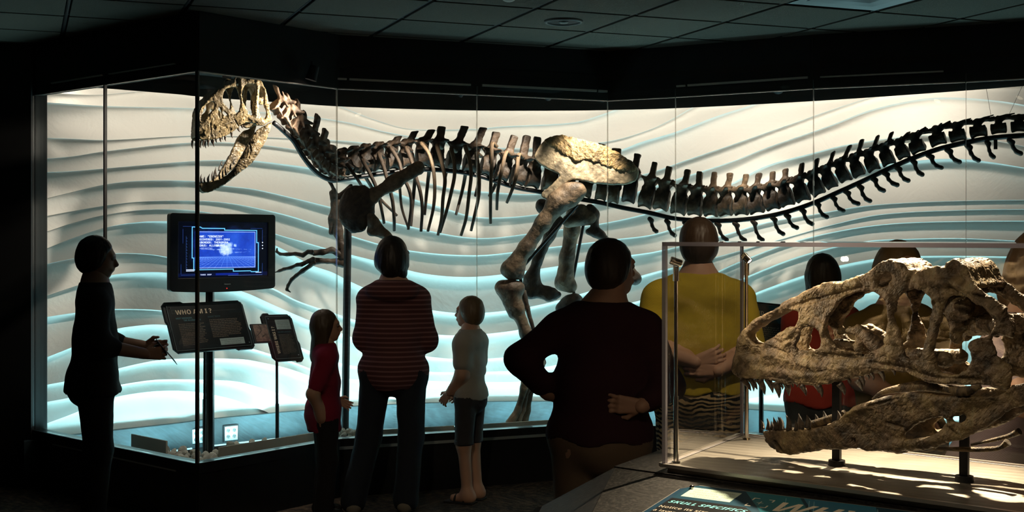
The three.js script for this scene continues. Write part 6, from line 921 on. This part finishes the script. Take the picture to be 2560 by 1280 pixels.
    for (const [c2, lw] of [['rgba(60,170,255,0.25)', 18], ['#38b4ff', 8], ['#c6ecff', 2]]) fr([[X - 30, Y - 45], [X + 60, Y - 45], [X + 80, Y - 32], [X + 330, Y - 32], [X + 330, Y - 12], [X + w2 + 12, Y - 12], [X + w2 + 12, Y + 130], [X + w2 + 32, Y + 130], [X + w2 + 32, Y + h2 + 46], [X + w2 - 50, Y + h2 + 46], [X + w2 - 60, Y + h2 + 36], [X + 430, Y + h2 + 36], [X + 430, Y + h2 + 12], [X - 12, Y + h2 + 12], [X - 12, Y + 300], [X - 30, Y + 300]], c2, lw);
    g.fillStyle = '#e8f0ff'; g.font = 'bold 30px monospace'; ['NAME: "EBENEZER"', 'RECOVERED: 2001-2002', 'SUBORDER: THEROPODA', 'GENUS: ALLOSAURUS'].forEach((s, i) => g.fillText(s, X + 30, Y + 70 + i * 34)); g.fillStyle = '#8d9fdc'; g.fillText('+MEANING', X + 50, Y + 206);
    g.strokeStyle = '#2c4d9e'; g.lineWidth = 3; for (const [a, b2, c2, d2] of [[60, 90, 60, 250], [60, 60, 220, 60], [40, 480, 40, 590], [40, 600, 220, 600], [960, 90, 960, 230], [820, 76, 960, 76], [960, 480, 960, 600]]) { g.beginPath(); g.moveTo(a, b2); g.lineTo(c2, d2); g.stroke(); }
    g.fillStyle = '#dfe9ff'; for (const y of [240, 275, 310]) { g.beginPath(); g.arc(962, y, 7, 0, 7); g.fill(); } g.fillStyle = '#33508f'; for (let k = 0; k < 34; k++) g.fillRect(92, 170 + k * 11, 6 + 5 * (k % 3), 4);
    g.fillStyle = '#d0dcff'; g.fillRect(95, 538, 90, 8); g.fillRect(95, 552, 90, 8); g.font = 'bold 20px sans-serif'; g.fillText('THREE   DEEP', 250, h - 32); g.fillRect(880, h - 56, 70, 7); g.fillStyle = '#5f77c0'; g.fillRect(560, h - 26, 400, 3);
  });
  put('screen', faceUV(box(sw, shh, 0.004, 0, 0, -0.012), sw, shh).translate(0, sy, 0), std({ color: 0x000000, roughness: 0.25, emissive: 0xffffff, emissiveMap: map, emissiveIntensity: LEVEL.screen }), t);
  const l = new THREE.RectAreaLight(lin(0.25, 0.45, 1), 0.5, sw * 0.8, shh * 0.7); l.name = 'screen_glow'; l.position.copy(b.c).addScaledVector(V(b.m.elements[8], b.m.elements[9], b.m.elements[10]), 0.012); l.lookAt(l.position.clone().add(V(b.m.elements[8], b.m.elements[9], b.m.elements[10]))); scene.add(l);
  const brand = canvasTex(256, 48, (g) => { g.fillStyle = '#060606'; g.fillRect(0, 0, 256, 48); g.fillStyle = '#aab4ae'; g.font = 'bold 34px sans-serif'; g.textAlign = 'center'; g.fillText('Panasonic', 128, 36); });
  put('maker_badge', faceUV(box(0.075, 0.014, 0.002), 0.075, 0.014).translate(0.02, -H / 2 + 0.045, 0.001), std({ map: brand, roughness: 0.4 }), bezel);
  put('standby_light', new THREE.SphereGeometry(0.004, 10, 8).translate(0.015, -H / 2 + 0.018, 0.0015), std({ color: lin(0.3, 0.01, 0.01), emissive: lin(0.9, 0.04, 0.03), emissiveIntensity: 0.9 }), bezel);
  const pc = at(525, 1000, 7.86), qx = pc.x - org.x, qz = pc.z - org.z, ph = tl.y - 0.1 - H_BED;   // post behind the screen and the text board
  part('post', rbox(0.046, ph, 0.05, 0.006).translate(qx, ph / 2, qz), M.metalBlack, t);
  part('post_trim', box(0.004, ph - 0.25, 0.006, qx - 0.008, (ph - 0.25) / 2, qz + 0.026), std({ color: lin(0.2, 0.22, 0.22), roughness: 0.4, metalness: 0.6 }), t);
  part('foot_plate', rbox(0.16, 0.012, 0.16, 0.004).translate(qx, 0.006, qz), M.metalBlack, t);
}
const paper = (g, x, y, w, h, lines, size) => { g.fillStyle = '#8b9a98'; g.fillRect(x, y, w, h); g.fillStyle = '#3c4646'; g.font = size + 'px sans-serif'; g.textAlign = 'center'; lines.forEach((s, i) => g.fillText(s, x + w / 2, y + size * 1.6 + i * size * 1.35)); g.textAlign = 'left'; };
const panelBase = (g, w, h) => { g.fillStyle = '#070b0e'; g.fillRect(0, 0, w, h); g.fillStyle = '#0c161b'; g.fillRect(0, 0, w, h * 0.03); g.fillRect(0, 0, w * 0.03, h); g.fillStyle = '#0a1318'; for (let k = 0; k < 9; k++) g.fillRect(hash(k, 1, 1) * w, hash(k, 2, 1) * h, w * 0.2, h * 0.09); };
{
  const map = canvasTex(1024, 620, (g, w, h) => {
    panelBase(g, w, h); g.fillStyle = '#cdb9a0'; g.font = 'bold 88px sans-serif'; g.fillText('WHO AM I ?', 96, 128); g.strokeStyle = '#3a4a4c'; g.lineWidth = 4; g.strokeRect(50, 62, 40, 50);
    g.fillStyle = '#6f6a62'; for (let k = 0; k < 34; k++) g.fillRect(520 + k * 12, 96, 6, 3);
    g.fillStyle = '#4d7f8a'; g.font = 'bold 28px sans-serif'; g.fillText('MEET EBENEZER,', 80, 192); g.fillText('THE ALLOSAURUS', 176, 224); g.fillStyle = '#2e4a50'; g.fillText('GIANT TEETH', 512, 192);
    textBlock(g, 96, 272, 360, 13, 21, 24, '#a08c76'); textBlock(g, 520, 236, 440, 11, 21, 24, '#97836e', 17); paper(g, 600, 502, 340, 92, ['the bones of this animal were found', 'in a layer of mud and sand', 'with many others of its kind'], 19);
  });
  textStand({ name: 'text_stand', label: 'wide black tilted text board headed WHO AM I on a post under the monitor', tl: at(404, 757, 7.52), tr: at(606, 747, 7.95), bl: at(432, 888, 7.42), map, post: [at(511, 1150, 7.74), at(512, 830, 7.70)], r: 0.0085 });
}
{
  const map = canvasTex(512, 900, (g, w, h) => {
    panelBase(g, w, h); g.save(); g.translate(120, 800); g.rotate(-Math.PI / 2); g.fillStyle = '#cdb9a0'; g.font = 'bold 82px sans-serif'; g.fillText('WHERE WAS I ?', 0, 0); g.restore();
    paper(g, 170, 70, 300, 210, ['the bones of this', 'animal were found', 'in a layer of mud', 'and sand with many', 'others of its kind'], 28);
    g.fillStyle = '#3d6a74'; g.font = 'bold 30px sans-serif'; g.fillText('DIG SITE LOCATION', 170, 350); textBlock(g, 170, 410, 310, 15, 25, 29, '#a08c76', 5);
  });
  const photo = canvasTex(256, 256, (g, w, h) => { g.fillStyle = '#8a6f64'; g.fillRect(0, 0, w, h); for (let k = 0; k < 220; k++) { const d = 40 + 90 * hash(k, 4, 2); g.fillStyle = 'rgba(' + d + ',' + d * 0.8 + ',' + d * 0.75 + ',0.22)'; g.beginPath(); g.arc(hash(k, 1, 5) * w, hash(k, 2, 5) * h, 4 + 18 * hash(k, 3, 5), 0, 7); g.fill(); } g.strokeStyle = '#2c2320'; g.lineWidth = 9; g.beginPath(); g.moveTo(110, 0); g.lineTo(140, 90); g.lineTo(90, 130); g.lineTo(30, 170); g.stroke(); g.lineWidth = 4; for (let k = 0; k < 6; k++) { g.beginPath(); g.arc(150 + k * 12, 200, 30 + k * 5, 3.4, 5.6); g.stroke(); } });
  textStand({ name: 'text_stand', label: 'narrow black text board headed WHERE WAS I with a photo card at its left', tl: at(652, 784, 7.82), tr: at(729, 782, 8.0), bl: at(684, 907, 7.72), map, post: [at(693, 1115, 7.9), at(692, 860, 7.88)], r: 0.009,
    more: (t, put, b) => { const c = put('photo_card', rbox(0.125, 0.128, 0.012, 0.002).translate(-b.w / 2 - 0.045, 0.03, 0.004), inset); put('photo', faceUV(box(0.105, 0.11, 0.003), 0.105, 0.11).translate(-b.w / 2 - 0.043, 0.03, 0.0115), std({ map: photo, roughness: 0.5 }), c); } });
}
{
  const map = canvasTex(1400, 640, (g, w, h) => {
    g.fillStyle = '#0a0f14'; g.fillRect(0, 0, w, h); g.fillStyle = '#0f3846'; g.fillRect(0, 0, w, h * 0.40); g.fillStyle = '#155566'; g.beginPath(); g.moveTo(420, 0); g.lineTo(640, 0); g.lineTo(900, 250); g.lineTo(560, 250); g.fill(); g.fillStyle = '#0b1a22'; g.fillRect(0, h * 0.33, w, h * 0.08);
    g.save(); g.scale(0.66, 1); g.fillStyle = '#e9e6d8'; g.font = 'bold 66px sans-serif'; g.fillText('WHAT HAPPENED', 66, 122); g.fillText('TO THE DINOSAURS ?', 66, 184); g.restore(); for (let k = 0; k < 40; k++) { g.beginPath(); g.arc(455 + k * 20, 104, 3.5, 0, 7); g.fill(); }
    g.fillStyle = '#5aa6b8'; g.font = 'bold 24px sans-serif'; g.fillText('LOOKING AT THE CLUES', 44, 236); textBlock(g, 44, 276, 560, 13, 23, 26, '#c6c4ba'); textBlock(g, 660, 276, 640, 13, 23, 26, '#8d8b84', 9);
  });
  textStand({ name: 'text_stand', label: 'broad dark text board headed WHAT HAPPENED TO THE DINOSAURS behind the fossil skull', tl: at(1788, 741, 8.24), tr: at(2216, 784, 7.98), bl: at(1806, 892, 8.18), map, post: [at(1903, 1070, 8.34), at(1903, 800, 8.28)], r: 0.012 });
}
{ // pink slip above the mounted skull
  const d = 7.62, g = box(0.056, 0.03, 0.002); const m = solo('paper_slip', g, std({ color: lin(0.42, 0.27, 0.25), roughness: 0.8 }), 'small pink paper slip high above the mounted skull', 'paper'); m.position.copy(at(567, 189, d));
}
{ // label panel on the reading desk
  const u = V(0.831, 0, 0.556).normalize(), slope = V(-0.556, -0.11, 0.831).normalize(), tl = V(0.462, 0.9865, -3.272), w = 1.0, h = 0.42;
  const z = u.clone().cross(slope.clone().negate()).normalize(), m = new THREE.Matrix4().makeBasis(u, slope.clone().negate(), z).setPosition(tl.clone().addScaledVector(u, w / 2).addScaledVector(slope, h / 2).addScaledVector(V(0, 1, 0), 0.009));
  const t = thing('label_panel', 'teal and black text panel lying on the desk in front of the fossil skull', 'text panel', tl.toArray());
  const put = (n, g, mat, p = t) => part(n, g.applyMatrix4(m).translate(-tl.x, -tl.y, -tl.z), mat, p);
  const map = canvasTex(2000, 840, (g, W, H) => {
    g.fillStyle = '#0c0f12'; g.fillRect(0, 0, W, H); g.fillStyle = '#143c4e'; g.beginPath(); g.moveTo(0, 0); g.lineTo(W, 0); g.lineTo(W, 330); g.lineTo(520, 330); g.lineTo(430, 240); g.lineTo(0, 240); g.fill(); g.fillStyle = '#123449'; g.fillRect(0, 0, 30, H);
    g.fillStyle = '#1f7280'; g.beginPath(); g.moveTo(330, 0); g.lineTo(620, 0); g.lineTo(820, 330); g.lineTo(560, 330); g.fill(); g.fillStyle = '#2b6f8c'; g.beginPath(); g.moveTo(640, 0); g.lineTo(1000, 0); g.lineTo(1150, 330); g.lineTo(840, 330); g.fill();
    g.strokeStyle = '#8fb8c4'; g.lineWidth = 3; for (const x of [560, 680, 705, 1020]) { g.beginPath(); g.moveTo(x, 30); g.lineTo(x + 90, 300); g.stroke(); }
    g.fillStyle = '#b9cdbd'; g.fillRect(58, 40, 270, 158); g.fillStyle = '#707d74'; g.font = '26px sans-serif'; g.textAlign = 'center'; g.fillText('THIS IS THE ACTUAL', 193, 84); g.fillText('FOSSILIZED SKULL', 193, 118); g.fillText('OF EBENEZER, THE', 193, 152); g.fillText('ALLOSAURUS', 193, 184); g.textAlign = 'left';
    g.fillStyle = '#7fd0d8'; g.font = 'italic bold 52px sans-serif'; g.fillText('SKULL SPECIFICS', 40, 316); g.fillStyle = '#d8c8b4'; g.font = '44px sans-serif'; g.fillText('Notice its size. Even', 30, 400); textBlock(g, 30, 460, 400, 6, 40, 56, '#d8c8b4', 8);
    g.strokeStyle = '#e6d8c4'; g.lineWidth = 8; const cx = 470, cy = 150; for (const [a, b] of [[-1, -1], [1, -1], [1, 1], [-1, 1]]) { g.beginPath(); g.moveTo(cx + a * 52, cy + b * 28); g.lineTo(cx + a * 52, cy + b * 62); g.lineTo(cx + a * 24, cy + b * 62); g.stroke(); } g.lineWidth = 5; g.beginPath(); g.moveTo(cx - 18, cy); g.lineTo(cx + 18, cy); g.moveTo(cx, cy - 24); g.lineTo(cx, cy + 24); g.stroke();
    g.fillStyle = '#efe2cc'; g.font = 'italic bold 200px sans-serif'; g.fillText('WHY THOSE', 535, 240);
  });
  const s = new THREE.Shape(), c = 0.035; s.moveTo(-w / 2 + c, h / 2); s.lineTo(w / 2, h / 2); s.lineTo(w / 2, -h / 2); s.lineTo(-w / 2, -h / 2); s.lineTo(-w / 2, h / 2 - c * 1.3); s.closePath();
  const plate2 = put('plate', faceUV(new THREE.ExtrudeGeometry(s, { depth: 0.006, bevelEnabled: false }).translate(0, 0, -0.006), w, h), std({ map, roughness: 0.3 }));
  put('screw', new THREE.SphereGeometry(0.0065, 14, 10).translate(-w / 2 + 0.028, h / 2 - 0.03, 0.003), M.chrome, plate2);
  put('edge_strip', merge([box(w - c, 0.0022, 0.007, c / 2, h / 2, -0.003), box(0.0022, h - c * 1.3, 0.007, -w / 2, -c * 0.65, -0.003)]), M.alu, plate2);
}
renderer.render(scene, camera);
